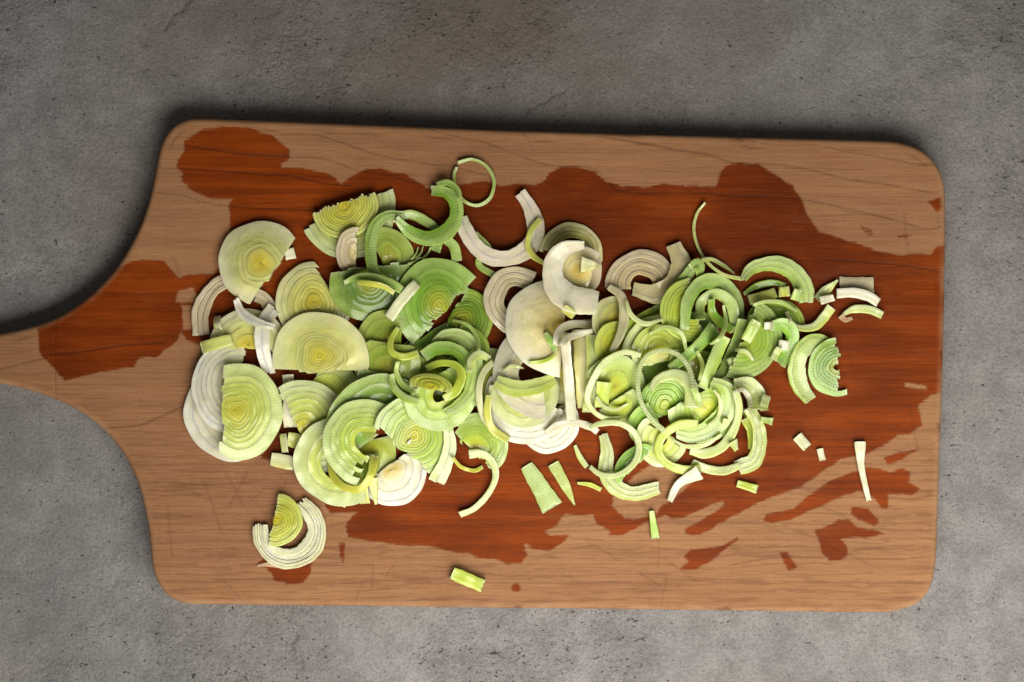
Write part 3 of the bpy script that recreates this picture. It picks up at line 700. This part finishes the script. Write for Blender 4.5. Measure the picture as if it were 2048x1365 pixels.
# ================= lower left greens
disc(sl, "white half slice poking out below the rounded green one, slit near its rim", 'white', (783,940), 72, 55, .15, fr=[0,.4,.6,.84,.87,1], gap=.0, rib=.02)
for p,w,l in [([(722,950),(730,1008)],22,"yellow pointed chip at the bottom edge of the heap"),([(745,955),(752,1012)],[24,6],"second yellow pointed chip, right of the first at the bottom edge"),([(690,975),(678,1012)],30,"pale yellow wide chip at the bottom edge left of the pointed chips")]:
    band(ch, l, 'yellow', p, w, 1, f=(.9,1))
disc(sl, "big smooth pale green slice at the bottom left corner of the heap", 'pale', (682,922), 92, 170, .35, fr=[.42,.52,.7,1], gap=.0, T=3.4, dome=.6, rib=.12)
disc(sl, "olive yellow slice deep inside the hollow of the lower left slices", 'olive', (718,925), 42, 90, .4, fr=[0,.5,1], T=2)
band(cu, "yellow-green inner arc curling inside the big pale slice at lower left", 'yellow', [(658,925),(668,955),(692,975),(722,976),(742,950),(750,912)], [10,14,16,16,18,20], 1, f=(.4,.7))
disc(sl, "broad green ribbed slice behind the lower left slices", 'green', (765,850), 104, 232, .1, fr=[.2,.4,.6,.8,1], T=3, dome=1, rib=.8)
disc(sl, "pale green ribbed slice with an open heart and jagged lower end", 'fresh', (735,885), 88, 206, .12, fr=[.28,.4,.5,.6,.7,.82,1], gap=.0, T=3.4, dome=.8, jag=.06, rib=1, shade=(1.1,1.05,1.1))
disc(sl, "rounded green half slice with pointed yellow-lined heart at the lower centre left", 'fresh', (828,872), 80, 312, .42, fr=[0,.08,.15,.22,.29,.36,.43,.5,.6,.74,.88,1], gap=.45, T=3.4, dome=2.5, pt=.25, rib=.5)
band(cr_, "pale ribbed outer layer sagging below the rounded green half slice", 'pale', [(895,850),(900,890),(890,930),(872,965)], [22,26,30,34], 2, f=(.8,1), T=2.2)
disc(sl, "broken green slice with a deep green heart right of the rounded one", 'fresh', (950,893), 66, 318, .15, fr=[.0,.42,.5,.6,.74,.86,1], gap=.0, jag=.07, dome=1.5, rib=.5)
band(cu, "pale ribbed curl ending in a thin tail over bare wood at the bottom centre", 'pale', [(938,908),(965,907),(985,925),(991,955),(975,990),(948,1018),(918,1031)], [20,16,13,12,13,14,15], 1, f=(.8,1), T=2.6)
band(cu, "thin yellow loop sticking out under the broken green slice", 'yellow', [(906,914),(922,934),(948,942),(966,934)], [6,8,8,9], 1, T=2, f=(.3,.6))
# curls in the middle left
disc(sl, "pale green slice beneath the looped curls", 'fresh', (880,790), 72, 60, .5, fr=[.2,.45,.7,1], T=2.4)
band(cr_, "wide pale green C-shaped crescent of the looped curls", 'fresh', [(868,690),(892,672),(922,674),(945,700),(950,745),(940,785),(915,812),(892,824)], [22,28,32,34,34,32,26,14], 3, f=(.6,1), T=2.8)
band(cu, "thin yellow-green curl under the tip of the large dark green slice", 'yellow', [(796,655),(782,680),(784,704),(808,714),(838,706)], [10,12,12,16,14], 1, f=(.5,.8), T=2.4, shade=(.85,.95,.8))
band(cu, "fine green thread-like curl at the dark gap in the centre left", 'fresh', [(796,722),(793,745),(806,770),(830,783)], [9,10,12,14], 1)
band(cu, "pale green curl lying left of the yellow lined heart piece", 'fresh', [(783,748),(788,775),(810,795),(840,805)], [10,14,16,14], 1)
band(cu, "green double curl arching over the yellow lined heart piece", 'green', [(848,712),(872,698),(905,698),(928,715),(932,745)], [28,30,28,28,24], 2, f=(.4,.9), T=3, shade=(1.1,1.15,1.2), lift=.0005)
band(cu, "bright yellow-green inner curl closing round the yellow lined heart piece", 'yellow', [(850,738),(880,727),(910,730),(924,750),(912,782),(888,798)], [14,16,16,18,20,14], 1, f=(.4,.75), T=3, shade=(.85,1,.75))
disc(sl, "small lens-shaped yellow heart piece with fine lines inside the looped curls", 'yellow', (862,772), 44, 280, .32, asp=.55, fr=[0,.14,.28,.42,.56,.7,.85,1], gap=.6, T=2.6, shade=(.95,1,.8))
band(cu, "small pale curl hooking right beside the looped curls", 'pale', [(940,742),(944,720),(960,709),(978,718)], [12,16,17,15], 1, T=3.4)
# ================= centre whites
disc(sl, "grey-white slice with four open rings left of the big big smooth white slice", 'white', (1036,602), 69, 200, .2, fr=[.4,.52,.66,.82,1], gap=1.0, T=3, shade=(.80,.75,.66), tilt=(-.0005,0))
disc(sl, "white pink-tinged slice fanned at the bottom centre of the heap", 'white', (1098,848), 60, 80, .5, fr=[.15,.32,.48,.64,.82,1], gap=.5, jag=.06, rib=.15)
disc(sl, "white outer crescent slice at the bottom centre, left of the fanned one", 'white', (1055,800), 88, 115, .1, fr=[.5,.62,.75,.88,1], T=2.8)
disc(sl, "pale ribbed slice under the yellow-green arc in the lower centre", 'pale', (1048,785), 70, 85, .25, fr=[.1,.4,.7,1], T=3, rib=.5, shade=(1.05,1,1.1))
band(cu, "thin pale outer curl at the left of the lower white slices", 'white', [(988,722),(966,748),(958,785),(965,830),(985,862)], [12,13,13,14,10], 1, shade=(.85,.9,.7))
band(cu, "yellow-green curl hugging the lower left of the white slices", 'yellow', [(978,790),(975,825),(985,858),(1018,882)], [13,14,16,14], 1, f=(.6,.9), T=3)
disc(sl, "white slice just beneath the big big smooth white slice", 'white', (1082,742), 96, 176, .05, fr=[.45,.72,1], T=3.4, dome=2)
band(cr_, "bright yellow-green arc band across the lower white slices", 'pale', [(992,762),(1030,777),(1072,773),(1112,758)], [24,34,34,26], 2, f=(.6,.85), T=3, shade=(1,1.02,.8))
disc(sl, "big smooth white slice with an orange heart at its right side, centre of the heap", 'heart', (1118,655), 98, 184, .08, asp=1.1, fr=[.0,.12,.24,1], T=5.0, dome=5.0, rib=0, jag=.01)
band(cu, "green twist leaning on the right side of the big smooth white slice", 'green', [(1092,668),(1106,690),(1110,705)], [10,18,8], 1, T=2.5, shade=(1.2,1.3,1.2))
band(cu, "thin lime curl lying over the foot of the big smooth white slice", 'yellow', [(1060,726),(1090,722),(1114,708)], [6,8,6], 1, T=1.8, shade=(.8,1,.6))
# upper centre right of white
disc(sl, "cream arched slice with a dark slit behind the thick white arc", 'cream', (1143,508), 63, 280, .05, fr=[.5,.6,.72,.86,1], gap=1.0, T=3, shade=(.88,.84,.72))
disc(sl, "white slice at the right of the arched slice, mostly hidden", 'pink', (1150,540), 55, 20, .1, fr=[.3,.6,1])
disc(sl, "cream slice face lying in the hollow of the thick white arc", 'heart', (1158,545), 52, 200, .5, fr=[0,.5,1], T=3, shade=(1,.98,.9))
band(cr_, "thick bright white arc opening to the upper right in the upper centre", 'white', [(1168,492),(1128,500),(1106,530),(1110,570),(1140,598),(1192,606)], [14,34,46,52,56,46], 1, T=5.5, jag=.6, tw=-.42, f=(.7,1))
band(ch, "pointed cream wedge inside the mouth of the thick white arc", 'cream', [(1162,530),(1200,532)], [34,6], 1, T=5)
band(ch, "small yellow scrap beneath the thick white arc", 'yellow', [(1128,618),(1150,634)], 18, 1)
# vertical strips
band(cu, "first wide upright strip of the ribbed stack in the centre right", 'white', [(1186,640),(1190,700),(1194,770)], 42, 1, T=3, shade=(.92,.9,.72))
band(cu, "second upright cream strip of the stack, left of the first", 'cream', [(1160,660),(1166,730),(1172,815)], 36, 1, T=4, shade=(1.05,1,1.1))
band(cu, "third upright pale strip with a ribbed foot in the stack", 'pale', [(1184,670),(1183,740),(1178,822)], 26, 1, T=3.6)
band(cu, "tall white strip standing upright in front of the stack", 'white', [(1128,668),(1134,730),(1140,800),(1143,842)], [20,22,22,18], 1, T=5, lift=.001)
band(cu, "white flat arc bending over the tops of the upright strips", 'white', [(1112,690),(1116,665),(1140,650),(1180,650),(1232,662)], [16,18,18,20,13], 1, T=3)
band(cu, "white inner arc under the flat arc at the strip tops", 'white', [(1122,694),(1132,678),(1160,668),(1188,662)], [14,14,13,10], 1)
# ================= right centre fill
disc(sl, "yellow cream slice right of the thick white arc's foot", 'cream', (1230,640), 48, 180, .5, fr=[0,.4,.7,1], shade=(.8,.8,.7))
disc(sl, "second cream slice under the tall pale curl right of the strips", 'yellow', (1235,690), 48, 200, .6, fr=[0,.5,.75,1], shade=(.85,.9,.7))
disc(sl, "pink-white slice with ring lines at the upper right centre", 'pink', (1282,572), 72, 268, .12, fr=[.3,.44,.56,.66,.76,.88,1], gap=.7, T=3, jag=.05)
band(cr_, "wide pale J-shaped crescent hooking round the pink-white slice", 'pink', [(1346,488),(1362,530),(1348,568),(1312,588),(1265,578)], [34,42,44,42,30], 2, lay=[0,.72,1], T=3.4, f=(.6,.9), shade=(1.05,1.12,.95))
disc(sl, "olive slice under the J-shaped crescent", 'olive', (1290,650), 50, 60, .5, fr=[0,.4,.7,1], T=2)
band(cr_, "pale arc lying above the yellow-hearted slice in the right centre", 'cream', [(1250,722),(1264,680),(1290,650),(1332,632)], [24,30,28,16], 1, f=(.7,.9), shade=(.8,.9,.7))
disc(sl, "yellow slice with orange heart in the right centre", 'yellow', (1318,706), 56, 260, .35, fr=[0,.45,.6,.8,1], shade=(.85,.95,.8))
disc(sl, "green slice beneath the crossed sticks", 'olive', (1390,730), 55, 90, .5, fr=[0,.35,.7,1], T=2)
band(cu, "tall pale curl standing right of the flat white arc", 'white', [(1218,574),(1242,592),(1248,630),(1240,668),(1222,702)], [12,22,22,18,10], 1, T=3.2, shade=(.85,.85,.7))
band(cu, "green upright ribbed curl over the right end of the J-shaped crescent", 'green', [(1394,524),(1372,555),(1352,590),(1344,630),(1334,662)], [20,26,30,30,26], 2, f=(.8,1), rib=1, T=3)
band(cu, "short green ribbed curl rising at the foot of the long thin curl", 'green', [(1378,540),(1396,528),(1400,560)], [20,22,12], 1, rib=1)
disc(sl, "yellow-green slice with bright lines in the right centre", 'yellow', (1385,620), 66, 165, .12, fr=[.3,.4,.5,.6,.7,.8,.9,1], gap=.7, T=3, shade=(.8,.95,.7))
band(cr_, "wide green arch at the top of the right half of the heap", 'green', [(1365,660),(1372,605),(1400,568),(1438,566),(1468,594),(1483,655)], [18,26,32,32,30,22], 2, f=(.6,1), T=3, shade=(1.15,1.15,1.3))
band(cr_, "paler inner arch nested under the wide green arch", 'fresh', [(1400,640),(1402,606),(1432,588),(1462,612),(1468,668)], [16,20,22,24,20], 1, f=(.7,1), T=3)
band(cu, "small hooked green curl within the arches", 'green', [(1421,598),(1424,625),(1440,645),(1464,662)], [14,17,18,16], 1, T=3, f=(.3,.5), shade=(1.2,1.25,1.5))
band(cr_, "green crescent descending right of the arches toward the whitish hook chip", 'green', [(1482,640),(1472,690),(1450,735),(1428,760)], [18,26,28,20], 1, f=(.8,1))
band(cu, "green two-tone stick slanting through the right centre", 'green', [(1340,738),(1385,702),(1430,656)], [20,26,28], 1, T=4, rib=1, shade=(1.1,1.2,1.2))
band(cu, "bright stick with a broken white top slanting beside the two-tone stick", 'fresh', [(1402,778),(1425,725),(1448,672)], [22,24,28], 1, T=5, rib=1, lift=.0015)
band(ch, "whitish hook-shaped chip right of the slanting sticks", 'pale', [(1452,728),(1478,718),(1496,726),(1488,744)], [18,20,20,22], 1, T=4)
# long thin curls
band(cu, "long hair-thin curl sweeping down from the top over bare wood", 'pale', [(1411,405),(1394,428),(1388,462),(1398,500),(1418,530),(1448,551),(1482,558)], [5,6,6,6,7,7,8], 1, T=1.8, shade=(.85,.85,.8), rib=.3)
band(cu, "short thin curl beside the long hair-thin one", 'pale', [(1398,523),(1422,519),(1446,530),(1468,546)], [10,9,9,4], 1, T=2, shade=(.9,.9,.8))
# ================= top right pieces
disc(sl, "dark hollow green slice with ring lines beneath the yellow ribbed strip", 'dark', (1550,655), 60, 268, .1, fr=[.3,.45,.6,.75,.88,1], gap=1.0, T=2.8, shade=(1.5,1.4,1.6))
band(cr_, "broad pale green U-shaped crescent at the top right of the heap", 'fresh', [(1484,560),(1506,536),(1550,528),(1588,545),(1610,580),(1612,606)], [14,30,34,36,36,30], 3, f=(.6,1), T=3.2)
band(cu, "dark green thin arc under the broad U-shaped crescent", 'dark', [(1488,588),(1512,573),(1545,566),(1570,570)], [8,14,13,8], 1, shade=(1.3,1.4,1.3))
band(ch, "ribbed yellow strip slanting inside the broad U-shaped crescent", 'yellow', [(1497,601),(1532,592),(1552,585)], 23, 1, T=4, rib=1)
band(ch, "small ribbed yellow square at the end of the slanting strip", 'yellow', [(1556,585),(1577,583)], 24, 1, T=4.4, rib=1)
band(ch, "pale green ribbed square right of the yellow square", 'fresh', [(1583,588),(1600,592)], 26, 1, T=4, rib=.8)
band(cu, "thin pale curl beneath the dark hollow slice, swinging up to the right", 'pale', [(1572,624),(1578,642),(1596,656),(1628,654),(1648,636),(1664,614)], [6,12,15,17,20,20], 1, T=3)
band(ch, "triangular pale chip touching the right of the U-shaped crescent", 'pale', [(1634,602),(1652,582),(1674,562)], [20,22,5], 1, T=2.4)
band(ch, "little white chip on the tip of the rising pale curl", 'white', [(1640,602),(1665,596)], 16, 1, T=3.2)
band(ch, "greyish white rectangle lying flat at the far right of the heap", 'pink', [(1679,571),(1745,571)], 34, 1, T=1.2, rib=.7, shade=(.95,.98,.95))
band(ch, "bright white arched chip against the greyish rectangle", 'white', [(1670,588),(1705,586),(1735,593),(1756,606)], [20,21,22,22], 1, T=4.2, rib=.15)
band(ch, "pale yellow-green arched chip below the bright white one", 'pale', [(1686,629),(1708,619),(1738,620),(1766,632)], [6,16,18,16], 1, T=3, rib=.2)
band(ch, "brown papery scrap left of the arched pale chip", 'pink', [(1682,632),(1692,640),(1708,636)], [14,12,8], 1, T=.6, shade=(.75,.5,.4))
disc(sl, "green slice with bright curved lines at the right, cut straight on one side", 'fresh', (1478,676), 84, 22, -.05, fr=[.12,.26,.4,.5,.6,.7,.8,.9,1], gap=.5, T=2.8, dome=1.5, shade=(.75,.8,.65))
band(ch, "smooth green block leaning on the line-marked slice at the right", 'fresh', [(1510,646),(1490,684)], 22, 1, T=4, f=(.6,.7))
band(cr_, "small green U-shaped crescent left of the C-shaped slice", 'green', [(1540,652),(1566,650),(1583,668),(1579,700),(1560,728)], [20,26,27,28,28], 2, f=(.5,.9), T=3.2, shade=(1.2,1.3,1.3))
band(ch, "white tip on the upper left end of the small green U", 'white', [(1528,652),(1546,652)], 16, 1, T=4)
band(ch, "glossy white cube in the mouth of the small green U", 'white', [(1557,690),(1576,692)], 20, 1, T=5)
band(ch, "pale notched chip at the foot of the small green U", 'pale', [(1545,722),(1556,700)], 14, 1, T=3)
band(cr_, "pale C-shaped slice ring alone at the right end of the heap", 'fresh', [(1662,690),(1632,684),(1604,700),(1592,735),(1600,772),(1622,802)], [24,34,36,40,38,24], 2, lay=[0,.25,1], f=(.6,1), T=3, shade=(1.05,1,1.15))
disc(sl, "deep green lined wedge inside the C-shaped slice ring", 'green', (1672,735), 58, 175, .05, fr=[.1,.25,.36,.47,.58,.68,.8,1], gap=.5, T=2.6, jag=.07, shade=(.85,.98,.55))
# ================= lower right tangle
disc(sl, "fan-shaped ribbed pale slice left of the thin dashed ring", 'pale', (1228,772), 62, 330, .5, fr=[0,.5,1], T=2.8, rib=1, jag=.05, shade=(.9,.96,.85))
disc(sl, "pale scrap of slice below the ribbed fan", 'pale', (1240,812), 42, 60, .4, fr=[0,.6,1], T=2, shade=(.85,.9,.8))
band(ch, "glossy yellow-green lump left of the ribbed fan", 'yellow', [(1208,762),(1202,818)], [32,26], 1, T=5.5, shade=(.85,1,.7))
disc(sl, "leafy green slice with folded lines inside the dashed ring", 'fresh', (1328,810), 54, 250, .4, fr=[0,.2,.4,.6,.8,1], gap=.9, T=3, dome=2.5, shade=(.8,.95,.7))
disc(sl, "dark leafy fold beneath the lower left of the dashed ring", 'green', (1300,850), 45, 150, .4, fr=[0,.4,.7,1], T=2, shade=(1.2,1.3,1.2))
disc(sl, "pale slice with a jagged lower edge left of the large yellow-green ring", 'pale', (1322,880), 54, 120, .3, fr=[.2,.5,.75,1], T=2, jag=.1)
disc(sl, "broad green slice in the middle of the lower right tangle", 'fresh', (1408,815), 74, 60, .45, fr=[.0,.3,.42,.54,.66,.8,1], gap=.0, T=3, dome=1.5)
band(cr_, "pale U-shaped crescent arching over the leafy green slice", 'pale', [(1302,778),(1318,758),(1352,750),(1380,772),(1382,818)], [12,22,26,28,28], 1, f=(.7,1), T=3, lift=.0008)
band(cr_, "round green slice arc right of the pale U-shaped crescent", 'fresh', [(1418,765),(1448,780),(1454,815),(1430,850),(1390,870),(1352,865)], [28,36,40,42,40,24], 3, f=(.5,1), T=3, lift=.0005)
band(cu, "green curl continuing down from the bright stick", 'fresh', [(1384,772),(1394,795),(1402,815)], [12,15,12], 1)
band(cu, "pale ring arc sweeping under the round green slice", 'pale', [(1380,902),(1412,908),(1446,893),(1468,855),(1474,815),(1466,780)], [16,20,20,18,16,14], 1, f=(.7,1), T=3)
band(cr_, "tall pale-green U-shaped crescent at the right edge of the tangle", 'pale', [(1476,936),(1508,922),(1519,885),(1512,845),(1492,815)], [30,32,32,32,28], 3, f=(.7,1), T=3)
band(cu, "thin green arc along the bottom edge of the tangle", 'pale', [(1386,926),(1412,938),(1448,942),(1480,930)], [14,18,18,14], 1, f=(.8,1), T=2)
band(cu, "narrow yellow curl inside the tall U-shaped crescent", 'yellow', [(1486,838),(1500,862),(1500,900)], [14,16,8], 1, shade=(.9,1,.8))
band(cu, "pale thin inner arc of the tall U-shaped crescent", 'pale', [(1488,820),(1506,850),(1508,890),(1498,915)], [8,9,8,6], 1, T=3, lift=.001)
band(cr_, "C-shaped pale crescent with a square end right of the tangle", 'pale', [(1464,764),(1495,768),(1516,792),(1518,822)], [18,30,34,34], 2, f=(.7,1), T=3)
band(cu, "thin white inner curl of the C-shaped pale crescent", 'white', [(1464,782),(1484,780),(1498,796),(1499,815)], [8,10,11,8], 1)
band(ch, "tiny square chip at the tip of the C-shaped pale crescent", 'pale', [(1524,800),(1540,806)], 26, 1, T=3.5)
band(ch, "small green-tipped chip jutting out right of the tangle", 'fresh', [(1518,838),(1546,844)], [10,18], 1, T=3)
band(ch, "white-edged triangular scrap between the two lower arcs", 'pale', [(1462,880),(1474,902)], [26,10], 1)
band(ch, "tiny yellow cube on the round green slice", 'yellow', [(1446,842),(1456,844)], 14, 1, T=4)
band(cu, "large yellow-green ring open at the upper right of the lower tangle", 'yellow', [(1396,847),(1355,850),(1324,872),(1316,902),(1334,928),(1368,941),(1404,938)], [16,18,18,17,18,18,16], 1, f=(.7,.95), T=3, shade=(.95,1.05,1))
band(cu, "very thin dashed ring with a tail in the right centre", 'pale', [(1383,778),(1378,742),(1358,712),(1325,701),(1292,714),(1276,752),(1280,798),(1302,838),(1328,862)], [10,11,10,9,9,10,10,10,10], 1, f=(.9,1), T=2.6, rib=1.6, lift=.001)
band(cu, "thin ribbed arc ring left of the dashed ring", 'pale', [(1282,711),(1247,705),(1212,722),(1186,758),(1174,795),(1186,822),(1212,838),(1240,838)], [10,12,14,15,13,11,11,10], 1, f=(.85,1), T=2.6, rib=1)
# ---- fine curls scattered over the right half
for p, w, pal, lab in [
  ([(1252,600),(1262,630),(1290,648),(1322,640)], [6,10,11,5], 'pale', "fine pale curl under the J-shaped crescent in the right half"),
  ([(1300,668),(1330,655),(1362,668),(1372,700)], [6,10,10,6], 'fresh', "fine green curl rounding the orange-hearted yellow slice"),
  ([(1448,612),(1452,640),(1440,672),(1418,690)], [5,8,9,6], 'fresh', "fine green curl hanging inside the wide green arch"),
  ([(1500,612),(1530,604),(1566,606),(1596,622)], [5,9,10,7], 'fresh', "fine green curl beneath the ribbed yellow strip"),
  ([(1344,880),(1372,892),(1410,888),(1440,868)], [6,9,9,5], 'pale', "fine pale curl lying across the large yellow-green ring"),
  ([(1424,778),(1440,800),(1438,832),(1416,852)], [5,9,9,5], 'pale', "fine pale curl on top of the round green slice arc"),
  ([(1190,790),(1206,812),(1232,820),(1258,808)], [5,8,8,5], 'pale', "fine pale curl at the foot of the ribbed fan"),
  ([(1392,700),(1404,728),(1398,756)], [6,9,5], 'olive', "fine olive curl between the two slanting sticks"),
  ([(1470,700),(1492,704),(1508,722)], [6,9,6], 'pale', "fine pale curl above the whitish hook-shaped chip"),
  ([(905,640),(935,650),(955,676),(958,700)], [5,8,9,6], 'green', "fine green curl at the right of the large dark green half slice"),
  ([(1006,742),(1024,732),(1050,738)], [4,7,4], 'pale', "fine pale curl on the white slices below the big smooth white slice")]:
    band(cu, lab, pal, p, w, 1, T=2.2, f=(.75,1), rib=.3)
# ring at bottom
band(cr_, "broad pale C-shaped crescent on bare wood under the lower ring", 'pale', [(1206,868),(1214,905),(1212,945),(1232,975),(1268,988),(1318,976)], [20,26,32,34,34,26], 3, f=(.7,1), T=3)
disc(sl, "deep green leaf-like wedge lying inside the lower ring", 'green', (1268,930), 50, 222, .12, asp=.62, fr=[0,.25,.5,.75,1], T=2.0, dome=.6, shade=(.95,1.15,.85))
band(cu, "white strip arching left from the top of the lower ring", 'white', [(1090,868),(1115,850),(1150,845),(1182,855),(1196,866)], [12,16,16,17,12], 1, T=2.6)
band(cu, "lower thin pale ring open at the left over bare wood", 'pale', [(1179,934),(1202,950),(1236,950),(1268,926),(1277,892),(1264,862),(1236,846),(1200,847),(1178,856)], [10,12,12,12,12,12,13,14,8], 1, f=(.85,1), T=3, rib=.3)
band(ch, "slim pale strip hanging under the fanned white slice", 'pale', [(1150,892),(1160,915),(1174,935)], [8,12,10], 1)
# ================= separate slice at lower left
band(cr_, "translucent skin flake under the separate slice at lower left", 'pink', [(512,1133),(540,1130),(570,1138)], [4,12,6], 1, T=.5, shade=(1.05,.8,.65))
band(sl, "separate white open ring slice lying alone at the lower left", 'white', [(521, 1051), (524, 1082), (543, 1107), (573, 1118), (604, 1111), (626, 1090), (634, 1059), (624, 1029), (602, 1006)], [30,36,40,42,42,42,40,38,34], 5, lay=[0,.14,.28,.44,.62,1], gap=.6, f=(.5,1), T=3.6, jag=.35, rib=.08, shade=(.97,1,.9))
disc(sl, "yellow-green lined core nested inside the separate open ring slice", 'yellow', (554,1040), 52, 12, .12, fr=[0,.1,.2,.3,.4,.52,.64,.8,1], gap=.6, T=3, pt=.15, shade=(.92,.95,.8))
band(ch, "tiny bright fleck stuck on the heart of the rounded green half slice", 'white', [(814,890),(822,880)], [4,6,3], 1, T=1.2)
band(ch, "wisp of pale membrane on the dark hollow slice at the right", 'pink', [(1572,625),(1580,638),(1578,650)], [3,5,3], 1, T=.8)
# ================= chips around the heap
Z4 = [([(905,1146),(966,1172)], 26, 'yellow', "lime green rectangular chip alone near the bottom edge of the board", (.85,1,.75), 4.5),
      ([(1052,930),(1080,975),(1105,1017)], [28,36,44], 'fresh', "broad twisted green ribbed strip at the bottom centre", (.95,.95,1), 1.8),
      ([(1106,927),(1130,970),(1149,1010)], [26,22,3], 'olive', "pointed ribbed wedge strip right of the broad twisted one", (1.3,1.25,1.6), 2.0),
      ([(1156,967),(1180,970),(1202,980)], [6,11,9], 'yellow', "tiny yellow-green sliver right of the pointed wedge strip", (1,1.1,.9), 2.2),
      ([(1339,1004),(1358,968),(1398,944)], [12,20,30], 'white', "white tapering strip sticking out below the large yellow-green ring", (1,1,1), 2.8),
      ([(1473,967),(1514,979)], 17, 'yellow', "small lime rectangle on wet wood right of the white tapering strip", (.85,1,.75), 3),
      ([(1303,1022),(1311,1077)], [11,15], 'fresh', "thin upright green stick below the heap", (.9,1.05,.7), 2.8),
      ([(1594,872),(1615,896)], [24,22], 'pale', "ribbed square pale chip alone right of the tangle", (1.05,.95,1.2), 2.2),
      ([(1640,898),(1646,922)], [14,13], 'pink', "tiniest grey-white chip below the ribbed square chip", (1.1,1.15,1.1), 1.6),
      ([(1720,884),(1722,930),(1730,970),(1738,1002)], [23,17,12,11], 'white', "long narrow white strip standing near the right edge of the board", (.97,1,.9), 2.8)]
for p, w, pal, lab, sh, T in Z4:
    band(ch, lab, pal, p, w, 1, T=T, shade=sh, f=(.8,1) if pal != 'yellow' else (.5,.7), rib=(.6 if 'ribbed' in lab else .12), jag=.12)
print("pile height mm", round(MAXZ[0] * 1000, 1), "tris", sum(len(o.data.polygons) * 2 for o in sc.objects if o.type == 'MESH'))
